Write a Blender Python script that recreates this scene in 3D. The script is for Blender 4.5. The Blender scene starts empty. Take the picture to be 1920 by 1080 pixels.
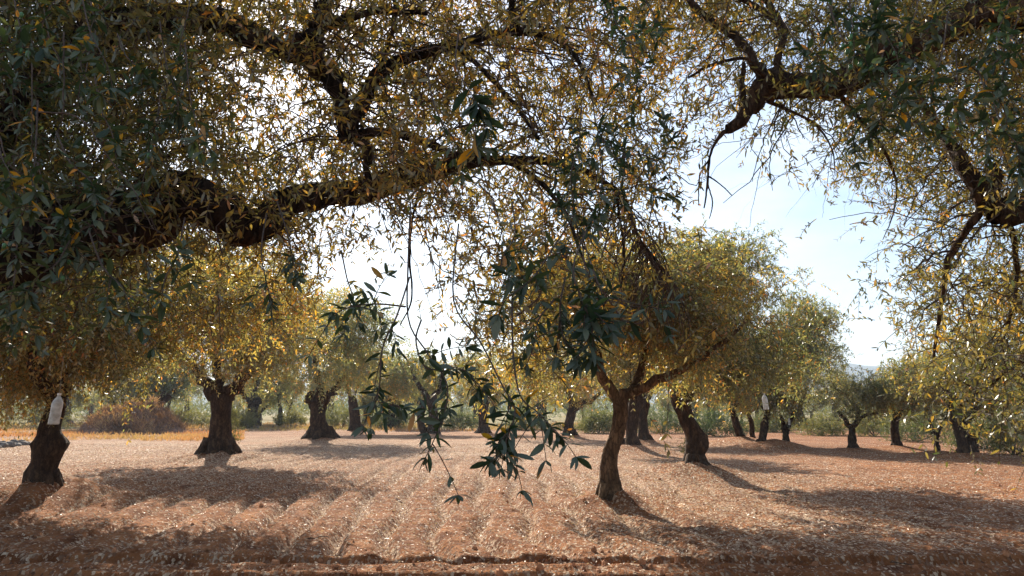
import bpy, math, random
import numpy as np
from mathutils import Vector

rng = np.random.default_rng(11)
scn = bpy.context.scene
COL = scn.collection
PI = math.pi

# ------------------------------------------------------------------ camera model
F = 1371.0          # focal length in pixels of a 1920 px wide frame
CAMH = 1.55
HOR = 768.0         # row of the horizon
TH = math.atan((HOR - 540.0) / F)
CT, ST = math.cos(TH), math.sin(TH)

def ray(px, py):
    x = (px - 960.0) / F; v = (540.0 - py) / F
    return np.array([x, CT - v * ST, ST + v * CT])

def at(px, py, Y):
    r = ray(px, py)
    return np.array([0, 0, CAMH]) + r * (Y / r[1])

def gp(px, py):
    r = ray(px, py)
    return np.array([0, 0, CAMH]) + r * (-CAMH / r[2])

def mpp(px, py, Y):          # metres per photo pixel at that point
    r = ray(px, py)
    return (Y / r[1]) / F

# ------------------------------------------------------------------ noise
def _h(ix, iy, iz, s=0):
    n = (ix.astype(np.int64) * 374761393 + iy.astype(np.int64) * 668265263 + iz.astype(np.int64) * 2147483647 + s * 974634777) & 0xFFFFFFFF
    n = ((n ^ (n >> 13)) * 1274126177) & 0xFFFFFFFF
    n = (n ^ (n >> 16)) & 0xFFFFFFFF
    return n / 4294967295.0

def vn2(x, y, s=0):
    x = np.asarray(x, float); y = np.asarray(y, float)
    ix = np.floor(x); iy = np.floor(y)
    fx = x - ix; fy = y - iy
    fx = fx * fx * (3 - 2 * fx); fy = fy * fy * (3 - 2 * fy)
    z = np.zeros_like(ix)
    a = _h(ix, iy, z, s); b = _h(ix + 1, iy, z, s); c = _h(ix, iy + 1, z, s); d = _h(ix + 1, iy + 1, z, s)
    return (a * (1 - fx) + b * fx) * (1 - fy) + (c * (1 - fx) + d * fx) * fy

def vn3(x, y, z, s=0):
    iz = np.floor(z); fz = z - iz; fz = fz * fz * (3 - 2 * fz)
    ix = np.floor(x); iy = np.floor(y)
    fx = x - ix; fy = y - iy
    fx = fx * fx * (3 - 2 * fx); fy = fy * fy * (3 - 2 * fy)
    def L(k):
        a = _h(ix, iy, k, s); b = _h(ix + 1, iy, k, s); c = _h(ix, iy + 1, k, s); d = _h(ix + 1, iy + 1, k, s)
        return (a * (1 - fx) + b * fx) * (1 - fy) + (c * (1 - fx) + d * fx) * fy
    return L(iz) * (1 - fz) + L(iz + 1) * fz

def fbm2(x, y, o=4, s=0):
    t = 0; a = .5
    for k in range(o):
        t = t + a * vn2(x * 2 ** k, y * 2 ** k, s + k); a *= .5
    return t

def nrm(v):
    return v / np.maximum(np.linalg.norm(v, axis=-1, keepdims=True), 1e-9)

# ------------------------------------------------------------------ mesh buffer (quads only)
class Buf:
    def __init__(s):
        s.v = []; s.f = []; s.t = []; s.m = []; s.n = 0
    def add(s, V, Fq, tint=0.5, mat=0):
        V = np.asarray(V, float).reshape(-1, 3); Fq = np.asarray(Fq, np.int64).reshape(-1, 4)
        s.v.append(V); s.f.append(Fq + s.n); s.n += len(V)
        s.t.append(np.broadcast_to(np.asarray(tint, float), (len(Fq),)))
        s.m.append(np.full(len(Fq), mat, np.int32))
    def build(s, name, mats, parent=None, origin=(0, 0, 0), smooth=False):
        V = np.concatenate(s.v) - np.asarray(origin); Fq = np.concatenate(s.f); T = np.concatenate(s.t); M = np.concatenate(s.m)
        me = bpy.data.meshes.new(name)
        me.vertices.add(len(V)); me.vertices.foreach_set('co', V.astype(np.float32).ravel())
        me.loops.add(len(Fq) * 4); me.loops.foreach_set('vertex_index', Fq.astype(np.int32).ravel())
        me.polygons.add(len(Fq))
        me.polygons.foreach_set('loop_start', np.arange(0, len(Fq) * 4, 4, dtype=np.int32))
        me.polygons.foreach_set('loop_total', np.full(len(Fq), 4, np.int32))
        if not isinstance(mats, (list, tuple)): mats = [mats]
        for m in mats: me.materials.append(m)
        me.polygons.foreach_set('material_index', M)
        me.polygons.foreach_set('use_smooth', np.full(len(Fq), bool(smooth)))
        a = me.attributes.new('tint', 'FLOAT', 'FACE'); a.data.foreach_set('value', T.astype(np.float32))
        me.update(calc_edges=True)
        o = bpy.data.objects.new(name, me); COL.objects.link(o)
        if parent is not None: o.parent = parent
        else: o.location = origin
        return o

def tag(o, label=None, cat=None, group=None, kind=None):
    if label: o['label'] = label
    if cat: o['category'] = cat
    if group: o['group'] = group
    if kind: o['kind'] = kind
    return o

def empty(name, loc, label, cat, group=None):
    o = bpy.data.objects.new(name, None); COL.objects.link(o)
    o.location = loc; o.empty_display_size = .2
    return tag(o, label, cat, group)

# ------------------------------------------------------------------ curves and tubes
def smooth(pts, n):
    P = np.asarray(pts, float); k = len(P)
    t = np.linspace(0, k - 1, n); i = np.clip(np.floor(t).astype(int), 0, k - 2); u = (t - i)[:, None]
    g = lambda j: P[np.clip(j, 0, k - 1)]
    p0, p1, p2, p3 = g(i - 1), g(i), g(i + 1), g(i + 2)
    return .5 * ((2 * p1) + (-p0 + p2) * u + (2 * p0 - 5 * p1 + 4 * p2 - p3) * u * u + (-p0 + 3 * p1 - 3 * p2 + p3) * u ** 3)

def tubes(buf, P, R, sides=4, tint=.5, mat=0, gnarl=0, seed=0):
    """P (T,K,3) paths, R (T,K) radii"""
    P = np.asarray(P, float); R = np.asarray(R, float)
    if P.ndim == 2: P = P[None]; R = R[None]
    T, K, _ = P.shape
    tg = np.gradient(P, axis=1); tg = nrm(tg)
    mean = nrm(P[:, -1] - P[:, 0])
    ax = np.argmin(np.abs(mean), axis=1)
    ref = np.eye(3)[ax][:, None, :]
    A = nrm(np.cross(tg, ref)); B = np.cross(tg, A)
    ang = np.linspace(0, 2 * PI, sides, endpoint=False)
    ca, sa = np.cos(ang)[None, None, :, None], np.sin(ang)[None, None, :, None]
    D = A[:, :, None, :] * ca + B[:, :, None, :] * sa
    rad = np.broadcast_to(R[:, :, None], (T, K, sides)).copy()
    if gnarl:
        Q = P[:, :, None, :] + D * R[:, :, None, None]
        r0 = np.maximum(R.max(), .02)
        h = np.cumsum(np.linalg.norm(np.gradient(P, axis=1), axis=2), axis=1)[:, :, None]
        a = ang[None, None, :]
        rid = .5 * np.sin(3 * a + 1.3 * np.sin(h / r0 * .35 + seed)) + .3 * np.sin(7 * a + h / r0 * .5 + seed * 2) + .2 * np.sin(12 * a + 2 * np.sin(h / r0 * .8))
        q = Q / r0
        nz = vn3(q[..., 0] * 1.1 + seed, q[..., 1] * 1.1, q[..., 2] * .6, seed) - .5
        nz2 = vn3(q[..., 0] * 3 + seed, q[..., 1] * 3, q[..., 2] * 2, seed + 5) - .5
        nz3 = vn3(q[..., 0] * 7 + seed, q[..., 1] * 7, q[..., 2] * 5, seed + 8) - .5
        rad = rad * (1 + gnarl * (rid * .5 + nz * 2.0 + nz2 * 1.2 + nz3 * .5))
    V = P[:, :, None, :] + D * rad[..., None]
    idx = np.arange(T * K * sides).reshape(T, K, sides)
    a = idx[:, :-1, :]; b = np.roll(a, -1, axis=2); c = idx[:, 1:, :]; d = np.roll(c, -1, axis=2)
    buf.add(V, np.stack([a, b, d, c], -1), tint if np.ndim(tint) == 0 else np.repeat(tint, (K - 1) * sides), mat)

def leaves(buf, P, D, N, L, W, kind, tint, mat=0):
    """P base, D direction, N upward normal, L length, W full width"""
    D = nrm(D); N = nrm(N - (N * D).sum(-1, keepdims=True) * D); S = np.cross(D, N)
    n = len(P); L = L[:, None]; W = W[:, None] * .5
    if kind == 'lo':
        V = np.stack([P, P + D * L * .5 + S * W, P + D * L - N * L * .08, P + D * L * .5 - S * W], 1)
        idx = np.arange(n * 4).reshape(n, 4)
        buf.add(V, idx, tint, mat); return
    if kind == 'mid':
        st = [(0, .18), (.33, 1), (.72, .78), (1, .06)]
        rows = []
        cv = (rng.random((n, 1)) - .3) * .3
        for s, w in st:
            c = P + D * L * s - N * L * cv * s * s
            rows += [c + S * W * w, c - S * W * w]
        V = np.stack(rows, 1); i = np.arange(n)[:, None] * 8
        Fq = np.stack([i + np.array([0, 1, 3, 2]), i + np.array([2, 3, 5, 4]), i + np.array([4, 5, 7, 6])], 1)
        buf.add(V, Fq, np.repeat(tint, 3), mat); return
    st = [(0, .1), (.1, .38), (.35, .92), (.6, 1), (.85, .62), (1, .04)]
    rows = []; cv = (rng.random((n, 1)) - .3) * .75; fold = .12 + .25 * rng.random((n, 1))
    for s, w in st:
        c = P + D * L * s - N * L * cv * s * s
        rows += [c + S * W * w + N * W * w * fold, c, c - S * W * w + N * W * w * fold]
    V = np.stack(rows, 1); K = len(st); i = np.arange(n)[:, None] * (3 * K)
    fs = []
    for k in range(K - 1):
        b = 3 * k
        fs += [i + np.array([b, b + 1, b + 4, b + 3]), i + np.array([b + 1, b + 2, b + 5, b + 4])]
    buf.add(V, np.stack(fs, 1), np.repeat(tint, len(fs)), mat)

def foliage(buf, C, out, spread, ntw, nn, tl, L, W, kind, tint, tsd=.12, droop=.45, wood=True, twr=.0022, orange=.05, down=.35):
    """twigs with opposite leaves round the cluster centres C; out = outward direction per cluster"""
    T = len(C) * ntw
    c = np.repeat(C, ntw, 0); o = np.repeat(out, ntw, 0)
    s0 = c + rng.normal(size=(T, 3)) * spread * np.array([1, 1, .75])
    d = nrm(o * .45 + rng.normal(size=(T, 3)) * .6 + np.array([0, 0, -down]))
    ln = tl * rng.uniform(.55, 1.35, T)
    s = (np.arange(nn) + .5) / nn
    S = np.broadcast_to(s, (T, nn))[..., None]
    Pn = s0[:, None] + d[:, None] * ln[:, None, None] * S + np.array([0, 0, -1.]) * droop * ln[:, None, None] * S ** 2
    tg = nrm(d[:, None] + np.array([0, 0, -2.]) * droop * S)
    if wood:
        s4 = np.array([0, .35, .7, 1.])[None, :, None]
        Pt = s0[:, None] + d[:, None] * ln[:, None, None] * s4 + np.array([0, 0, -1.]) * droop * ln[:, None, None] * s4 ** 2
        tubes(buf, Pt, np.broadcast_to(np.array([1.4, 1.1, .8, .4]) * twr, (T, 4)), 3, .5, 1)
    a = nrm(np.cross(tg, rng.normal(size=(T, 1, 3)))); b = np.cross(tg, a)
    ph = (np.arange(nn) % 2)[None, :, None] * (PI / 2) + rng.normal(size=(T, nn, 1)) * .35
    side = a * np.cos(ph) + b * np.sin(ph)
    ct = np.repeat(tint, ntw) + rng.normal(size=T) * .05
    for sg in (1, -1):
        D = nrm(tg * .75 + side * sg * .8 + rng.normal(size=(T, nn, 3)) * .22).reshape(-1, 3)
        N = (np.array([0, 0, 1.]) + rng.normal(size=(T * nn, 3)) * .55)
        t = np.repeat(ct, nn) + rng.normal(size=T * nn) * tsd
        k = rng.random(T * nn); cf = np.repeat(np.where(vn3(s0[:, 0] * 1.6, s0[:, 1] * 1.6, s0[:, 2] * 1.6, 77) > .6, 2.6, .35), nn); t = np.where(k < orange * cf, rng.uniform(.78, 1, T * nn), t)
        sc = rng.uniform(.65, 1.15, T * nn)
        keep = rng.random(T * nn) < .9
        leaves(buf, Pn.reshape(-1, 3)[keep], D[keep], N[keep], (L * sc)[keep], (W * sc)[keep], kind, np.clip(t, 0, 1)[keep], 0)

def connect(buf, C, roots, rr, seg=7, sides=4, r1=.006, mat=1, jit=.10, gr=.35, sag=.12):
    """join every cluster centre to the wood already there, nearest first, as curved branches"""
    nodes = np.asarray(roots, float); rad = np.asarray(rr, float)
    C = np.asarray(C); left = list(range(len(C)))
    dd = np.linalg.norm(C[:, None] - nodes[None], axis=2); best = dd.argmin(1); bd = dd.min(1)
    P = []; R = []
    while left:
        l = np.array(left); j = l[np.argmin(bd[l])]; left.remove(j)
        a = nodes[best[j]]; b = C[j]; ra = min(rad[best[j]] * .6, r1 * (1.8 + bd[j] * 1.2))
        t = np.linspace(0, 1, seg)[:, None]
        mid = rng.normal(size=3) * jit * bd[j]
        p = a + (b - a) * t + mid * np.sin(t * PI) + np.array([0, 0, 1]) * sag * bd[j] * np.sin(t * PI)
        p[1:-1] += rng.normal(size=(seg - 2, 3)) * .02 * bd[j]
        r = np.linspace(ra, max(r1 * .8, ra * .45), seg)
        P.append(p); R.append(r)
        base = len(nodes); nodes = np.concatenate([nodes, p[2:]]); rad = np.concatenate([rad, r[2:]])
        if left:
            l = np.array(left)
            d2 = np.linalg.norm(C[l][:, None] - p[2:][None], axis=2)
            k = d2.argmin(1); m = d2.min(1); w = m < bd[l]
            best[l[w]] = base + k[w]; bd[l[w]] = m[w]
    if P: tubes(buf, np.array(P), np.array(R), sides, .5, mat)

# ------------------------------------------------------------------ materials
def newmat(name):
    m = bpy.data.materials.new(name); m.use_nodes = True
    nt = m.node_tree; nt.nodes.clear()
    return m, nt, nt.nodes, nt.links

def ramp(nodes, stops, interp='LINEAR'):
    r = nodes.new('ShaderNodeValToRGB'); cr = r.color_ramp; cr.interpolation = interp
    while len(cr.elements) > 1: cr.elements.remove(cr.elements[-1])
    cr.elements[0].position = stops[0][0]; cr.elements[0].color = (*stops[0][1], 1)
    for p, c in stops[1:]:
        e = cr.elements.new(p); e.color = (*c, 1)
    return r

def leafmat(name, stops, under=(.17, .18, .12), umix=.5, trans=.45, tgain=1.7, gloss=.06, rough=.35):
    m, nt, N, Lk = newmat(name)
    at_ = N.new('ShaderNodeAttribute'); at_.attribute_name = 'tint'
    r = ramp(N, stops); Lk.new(at_.outputs['Fac'], r.inputs[0])
    geo = N.new('ShaderNodeNewGeometry')
    mu = N.new('ShaderNodeMath'); mu.operation = 'MULTIPLY'; mu.inputs[1].default_value = umix
    Lk.new(geo.outputs['Backfacing'], mu.inputs[0])
    mx = N.new('ShaderNodeMix'); mx.data_type = 'RGBA'; Lk.new(mu.outputs[0], mx.inputs[0])
    Lk.new(r.outputs[0], mx.inputs[6]); mx.inputs[7].default_value = (*under, 1)
    df = N.new('ShaderNodeBsdfDiffuse'); Lk.new(mx.outputs[2], df.inputs[0])
    tr = N.new('ShaderNodeBsdfTranslucent')
    g = N.new('ShaderNodeMix'); g.data_type = 'RGBA'; g.blend_type = 'MULTIPLY'; g.inputs[0].default_value = 1
    Lk.new(r.outputs[0], g.inputs[6]); g.inputs[7].default_value = (tgain * 1.14, tgain * .98, tgain * .48, 1)
    Lk.new(g.outputs[2], tr.inputs[0])
    s1 = N.new('ShaderNodeMixShader'); s1.inputs[0].default_value = trans
    Lk.new(df.outputs[0], s1.inputs[1]); Lk.new(tr.outputs[0], s1.inputs[2])
    gl = N.new('ShaderNodeBsdfGlossy'); gl.inputs['Roughness'].default_value = rough
    s2 = N.new('ShaderNodeMixShader'); s2.inputs[0].default_value = gloss
    Lk.new(s1.outputs[0], s2.inputs[1]); Lk.new(gl.outputs[0], s2.inputs[2])
    out = N.new('ShaderNodeOutputMaterial'); Lk.new(s2.outputs[0], out.inputs[0])
    return m

def barkmat(name, c1, c2, c3, scale=9, bump=.6):
    m, nt, N, Lk = newmat(name)
    tc = N.new('ShaderNodeTexCoord'); mp = N.new('ShaderNodeMapping'); mp.inputs['Scale'].default_value = (1, 1, .38)
    Lk.new(tc.outputs['Object'], mp.inputs[0])
    n1 = N.new('ShaderNodeTexNoise'); n1.inputs['Scale'].default_value = scale; n1.inputs['Detail'].default_value = 8; n1.inputs['Roughness'].default_value = .68
    Lk.new(mp.outputs[0], n1.inputs[0])
    v = N.new('ShaderNodeTexVoronoi'); v.feature = 'DISTANCE_TO_EDGE'; v.inputs['Scale'].default_value = scale * 2.2
    w = N.new('ShaderNodeMix'); w.data_type = 'VECTOR'; w.inputs[0].default_value = .12
    Lk.new(mp.outputs[0], w.inputs[4]); Lk.new(n1.outputs['Color'], w.inputs[5]); Lk.new(w.outputs[1], v.inputs['Vector'])
    r = ramp(N, [(.3, c1), (.5, c2), (.72, c3)]); Lk.new(n1.outputs[0], r.inputs[0])
    vr = ramp(N, [(0, (.35, .35, .35)), (.12, (1, 1, 1))]); Lk.new(v.outputs[0], vr.inputs[0])
    mm = N.new('ShaderNodeMix'); mm.data_type = 'RGBA'; mm.blend_type = 'MULTIPLY'; mm.inputs[0].default_value = .8
    Lk.new(r.outputs[0], mm.inputs[6]); Lk.new(vr.outputs[0], mm.inputs[7])
    b = N.new('ShaderNodeBump'); b.inputs['Strength'].default_value = bump; b.inputs['Distance'].default_value = .06
    ad = N.new('ShaderNodeMath'); ad.operation = 'ADD'; Lk.new(vr.outputs[0], ad.inputs[0]); Lk.new(n1.outputs[0], ad.inputs[1])
    Lk.new(ad.outputs[0], b.inputs['Height'])
    p = N.new('ShaderNodeBsdfPrincipled'); p.inputs['Roughness'].default_value = .9
    p.inputs['Specular IOR Level'].default_value = .2
    Lk.new(mm.outputs[2], p.inputs['Base Color']); Lk.new(b.outputs[0], p.inputs['Normal'])
    out = N.new('ShaderNodeOutputMaterial'); Lk.new(p.outputs[0], out.inputs[0])
    return m

def plain(name, col, rough=.8, nscale=6, var=.35, bump=.3, spec=.3):
    m, nt, N, Lk = newmat(name)
    tc = N.new('ShaderNodeTexCoord')
    n1 = N.new('ShaderNodeTexNoise'); n1.inputs['Scale'].default_value = nscale; n1.inputs['Detail'].default_value = 6
    Lk.new(tc.outputs['Object'], n1.inputs[0])
    r = ramp(N, [(.3, tuple(c * (1 - var) for c in col)), (.7, tuple(min(1, c * (1 + var)) for c in col))]); Lk.new(n1.outputs[0], r.inputs[0])
    p = N.new('ShaderNodeBsdfPrincipled'); p.inputs['Roughness'].default_value = rough; p.inputs['Specular IOR Level'].default_value = spec
    b = N.new('ShaderNodeBump'); b.inputs['Strength'].default_value = bump; b.inputs['Distance'].default_value = .05
    Lk.new(n1.outputs[0], b.inputs['Height']); Lk.new(b.outputs[0], p.inputs['Normal'])
    Lk.new(r.outputs[0], p.inputs['Base Color'])
    out = N.new('ShaderNodeOutputMaterial'); Lk.new(p.outputs[0], out.inputs[0])
    return m

M = {}
OL = [(0, (.02, .045, .025)), (.25, (.05, .08, .035)), (.5, (.13, .125, .05)), (.72, (.24, .195, .065)), (.88, (.46, .29, .05)), (.96, (.48, .19, .05)), (1, (.5, .35, .22))]
GR = [(0, (.04, .06, .035)), (.3, (.10, .13, .07)), (.55, (.17, .175, .085)), (.75, (.27, .22, .075)), (.9, (.42, .25, .06)), (1, (.40, .16, .06))]
M['leaf_near'] = leafmat('olive_leaf', OL, umix=.4, gloss=.07, tgain=1.65, rough=.32)
M['leaf_spray'] = leafmat('fresh_olive_leaf', [(0, (.02, .045, .028)), (.35, (.04, .075, .038)), (.6, (.10, .12, .05)), (.8, (.42, .25, .02)), (.93, (.55, .25, .02)), (1, (.5, .3, .18))], under=(.2, .22, .16), umix=.5, trans=.38, tgain=1.6, gloss=.035, rough=.45)
M['leaf_mid'] = leafmat('grove_leaf', GR, under=(.24, .25, .17), umix=.45, trans=.55, tgain=2.1, gloss=.08, rough=.3)
M['leaf_litter'] = leafmat('dry_leaf', [(0, (.82, .70, .55)), (.4, (.66, .50, .36)), (.6, (.42, .26, .155)), (.85, (.25, .12, .07)), (1, (.12, .06, .035))], umix=0, trans=.15, tgain=1, gloss=.05)
M['grass'] = leafmat('straw', [(0, (.16, .17, .07)), (.4, (.38, .28, .15)), (.7, (.42, .27, .16)), (1, (.40, .2, .11))], umix=0, trans=.4, tgain=1.2, gloss=.02)
M['bush'] = leafmat('shrub_leaf', [(0, (.04, .065, .038)), (.5, (.09, .115, .055)), (1, (.18, .175, .08))], umix=.2, trans=.45, tgain=1.6, gloss=.03)
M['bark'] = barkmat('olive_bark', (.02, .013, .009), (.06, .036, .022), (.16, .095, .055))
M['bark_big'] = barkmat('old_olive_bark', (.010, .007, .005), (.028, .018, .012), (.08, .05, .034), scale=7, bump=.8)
M['bark_lit'] = barkmat('sunlit_olive_bark', (.04, .025, .015), (.13, .078, .042), (.28, .18, .10), scale=8)  # lighter, warmer copy of the bark with sunlight put into its colour
M['twig'] = plain('twig_bark', (.075, .05, .036), .85, 30, .4)
M['stone'] = plain('field_stone', (.15, .125, .105), .9, 4, .5, .8)
M['blue_stone'] = plain('slate_stone', (.2, .23, .28), .7, 4, .3, .5)
M['plastic'] = plain('weathered_plastic', (.5, .5, .47), .35, 3, .12, .05, .5)
m_, nt_, N_, L_ = newmat('dirty_clear_plastic')
tc_ = N_.new('ShaderNodeTexCoord'); nn_ = N_.new('ShaderNodeTexNoise'); nn_.inputs['Scale'].default_value = 14; nn_.inputs['Detail'].default_value = 5; L_.new(tc_.outputs['Object'], nn_.inputs[0])
rr_ = ramp(N_, [(.35, (.42, .40, .34)), (.65, (.78, .78, .74))]); L_.new(nn_.outputs[0], rr_.inputs[0])
pp_ = N_.new('ShaderNodeBsdfPrincipled'); pp_.inputs['Roughness'].default_value = .3; L_.new(rr_.outputs[0], pp_.inputs['Base Color'])
tp_ = N_.new('ShaderNodeBsdfTransparent'); ms_ = N_.new('ShaderNodeMixShader'); ms_.inputs[0].default_value = .32
L_.new(pp_.outputs[0], ms_.inputs[1]); L_.new(tp_.outputs[0], ms_.inputs[2]); oo_ = N_.new('ShaderNodeOutputMaterial'); L_.new(ms_.outputs[0], oo_.inputs[0])
M['plastic'] = m_
M['cap'] = plain('bottle_cap_plastic', (.75, .74, .7), .4, 3, .1, .02, .5)
M['string'] = plain('cord_fibre', (.3, .27, .2), .9, 20, .2)
M['olive_fruit'] = plain('green_olive_skin', (.06, .16, .05), .35, 20, .25, .05, .5)

# ------------------------------------------------------------------ ground
TREES = []          # (x, y, mound height, mound sigma)

def furrow(x, y):
    az = -.055
    u = x - az * y + .30 * (vn2(y / 2.7, x * 0 + 3.1) - .5) * 2 * np.clip(1.6 - y / 30, .2, 1) + .10 * (vn2(y / .9, x / 3) - .5)
    u = u + .35 * np.exp(-((y - 9.4) / 1.3) ** 2) * np.exp(-((x + .3) / 2.) ** 2)
    ph = u / .64
    return ph

def gh(x, y):
    x = np.asarray(x, float); y = np.asarray(y, float)
    z = .10 * (fbm2(x / 9, y / 9, 3, 4) - .45) * np.clip(np.abs(y) / 20, 0, 1)
    near = np.clip((8.25 + .25 * (vn2(x / 2.5, y * 0, 9) - .5) - y) / .2, 0, 1)       # the cross track along the bottom
    amp = (1 - near) * np.clip((34 - y) / 20, 0, 1) * np.clip((5.5 - x) / 6, .25, 1)
    ph = furrow(x, y); s = np.cos(2 * PI * ph)
    fd = ph - np.floor(ph) - .5
    sh = .6 + .8 * vn2(x * .9, y / 2.5, 15)
    z = z + amp * sh * (-.075 * np.exp(-(fd / .12) ** 2) + .045 * np.exp(-((fd - .24) / .12) ** 2) + .018 * np.exp(-((fd + .3) / .1) ** 2)) + amp * .03 * s
    yy = y + .07 * (vn2(x / 1.1, y * 0 + 2, 12) - .5) + .05 * (vn2(x / .25, y / .3, 13) - .5)
    z = z + near * (.055 * np.cos(2 * PI * (yy - 8.1) / .46) + .03 * np.cos(2 * PI * (yy - 8.1) / .29 + 1)) - near * .03
    cl = (fbm2(x * 3.5, y * 3.5, 3, 21) - .45) * .06 + np.clip(vn2(x * 9, y * 9, 25) - .55, 0, 1) * .07
    z = z + cl * np.clip((40 - y) / 25, .1, 1) * (.75 + .15 * near)
    for tx, ty, mh, ms in TREES:
        r2 = ((x - tx) ** 2 + ((y - ty) * 1.0) ** 2) / ms ** 2
        z = z + mh * np.exp(-r2) * (1 + .25 * (vn2(x * 2, y * 2, 31) - .5))
    return z

def g1(x, y): return float(gh(np.array([x]), np.array([y]))[0])

def litter_amount(x, y):
    a = np.clip(.95 - np.clip((x - 2.0) / (3 + y * .22), 0, 1) * .62, 0, 1)
    a = a * np.clip(1.15 - np.clip((y - 26) / 22, 0, 1) * .55, 0, 1)
    near = np.clip((8.2 - y) / .3, 0, 1)
    a = a * (1 - near * .6)
    a = a * (.55 + .8 * fbm2(x / 2.2, y / 2.2, 3, 40))
    ph = furrow(x, y)
    fd = ph - np.floor(ph) - .5; f = .22 * vn2(x * 2.2, y * 1.2, 44) + 1.2 * np.exp(-((fd + .02) / .15) ** 2)
    a = a * (1 - (1 - near) * np.clip((26 - y) / 14, 0, 1) * .88 * np.clip(1 - f, 0, 1) * np.clip((6 - x) / 6, .3, 1))
    for tx, ty, mh, ms in TREES:
        r2 = ((x - tx) ** 2 + (y - ty) ** 2) / (ms * .8) ** 2
        a = a * (1 - .55 * np.exp(-r2))
    return np.clip(a, 0, 1)

def axis_vals(lo, hi, dense0, dense1, step, g):
    v = list(np.arange(dense0, dense1, step)); s = step; x = v[-1]
    while x < hi: s *= g; x += s; v.append(x)
    s = step; x = v[0]; pre = []
    while x > lo: s *= g; x -= s; pre.append(x)
    return np.array(pre[::-1] + v)

# ------------------------------------------------------------------ sun direction
SUN_AZ = math.atan((470 - 960) / F); SUN_EL = math.radians(33)
SD = Vector((math.sin(SUN_AZ) * math.cos(SUN_EL), math.cos(SUN_AZ) * math.cos(SUN_EL), math.sin(SUN_EL)))

# ------------------------------------------------------------------ grove tree
def sample_lobes(lobes, n, shell=.55):
    """lobes: list of (centre, radii) -> points and outward directions"""
    w = np.array([r[0] * r[1] * r[2] for c, r in lobes]) ** .8; w = w / w.sum()
    k = rng.choice(len(lobes), n, p=w)
    c = np.array([l[0] for l in lobes])[k]; r = np.array([l[1] for l in lobes])[k]
    d = nrm(rng.normal(size=(n, 3))); q = (shell + (1 - shell) * rng.random((n, 1))) * np.where(rng.random((n, 1)) < .75, 1, .6)
    return c + d * r * q, nrm(d + np.array([0, 0, .15]))

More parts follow.
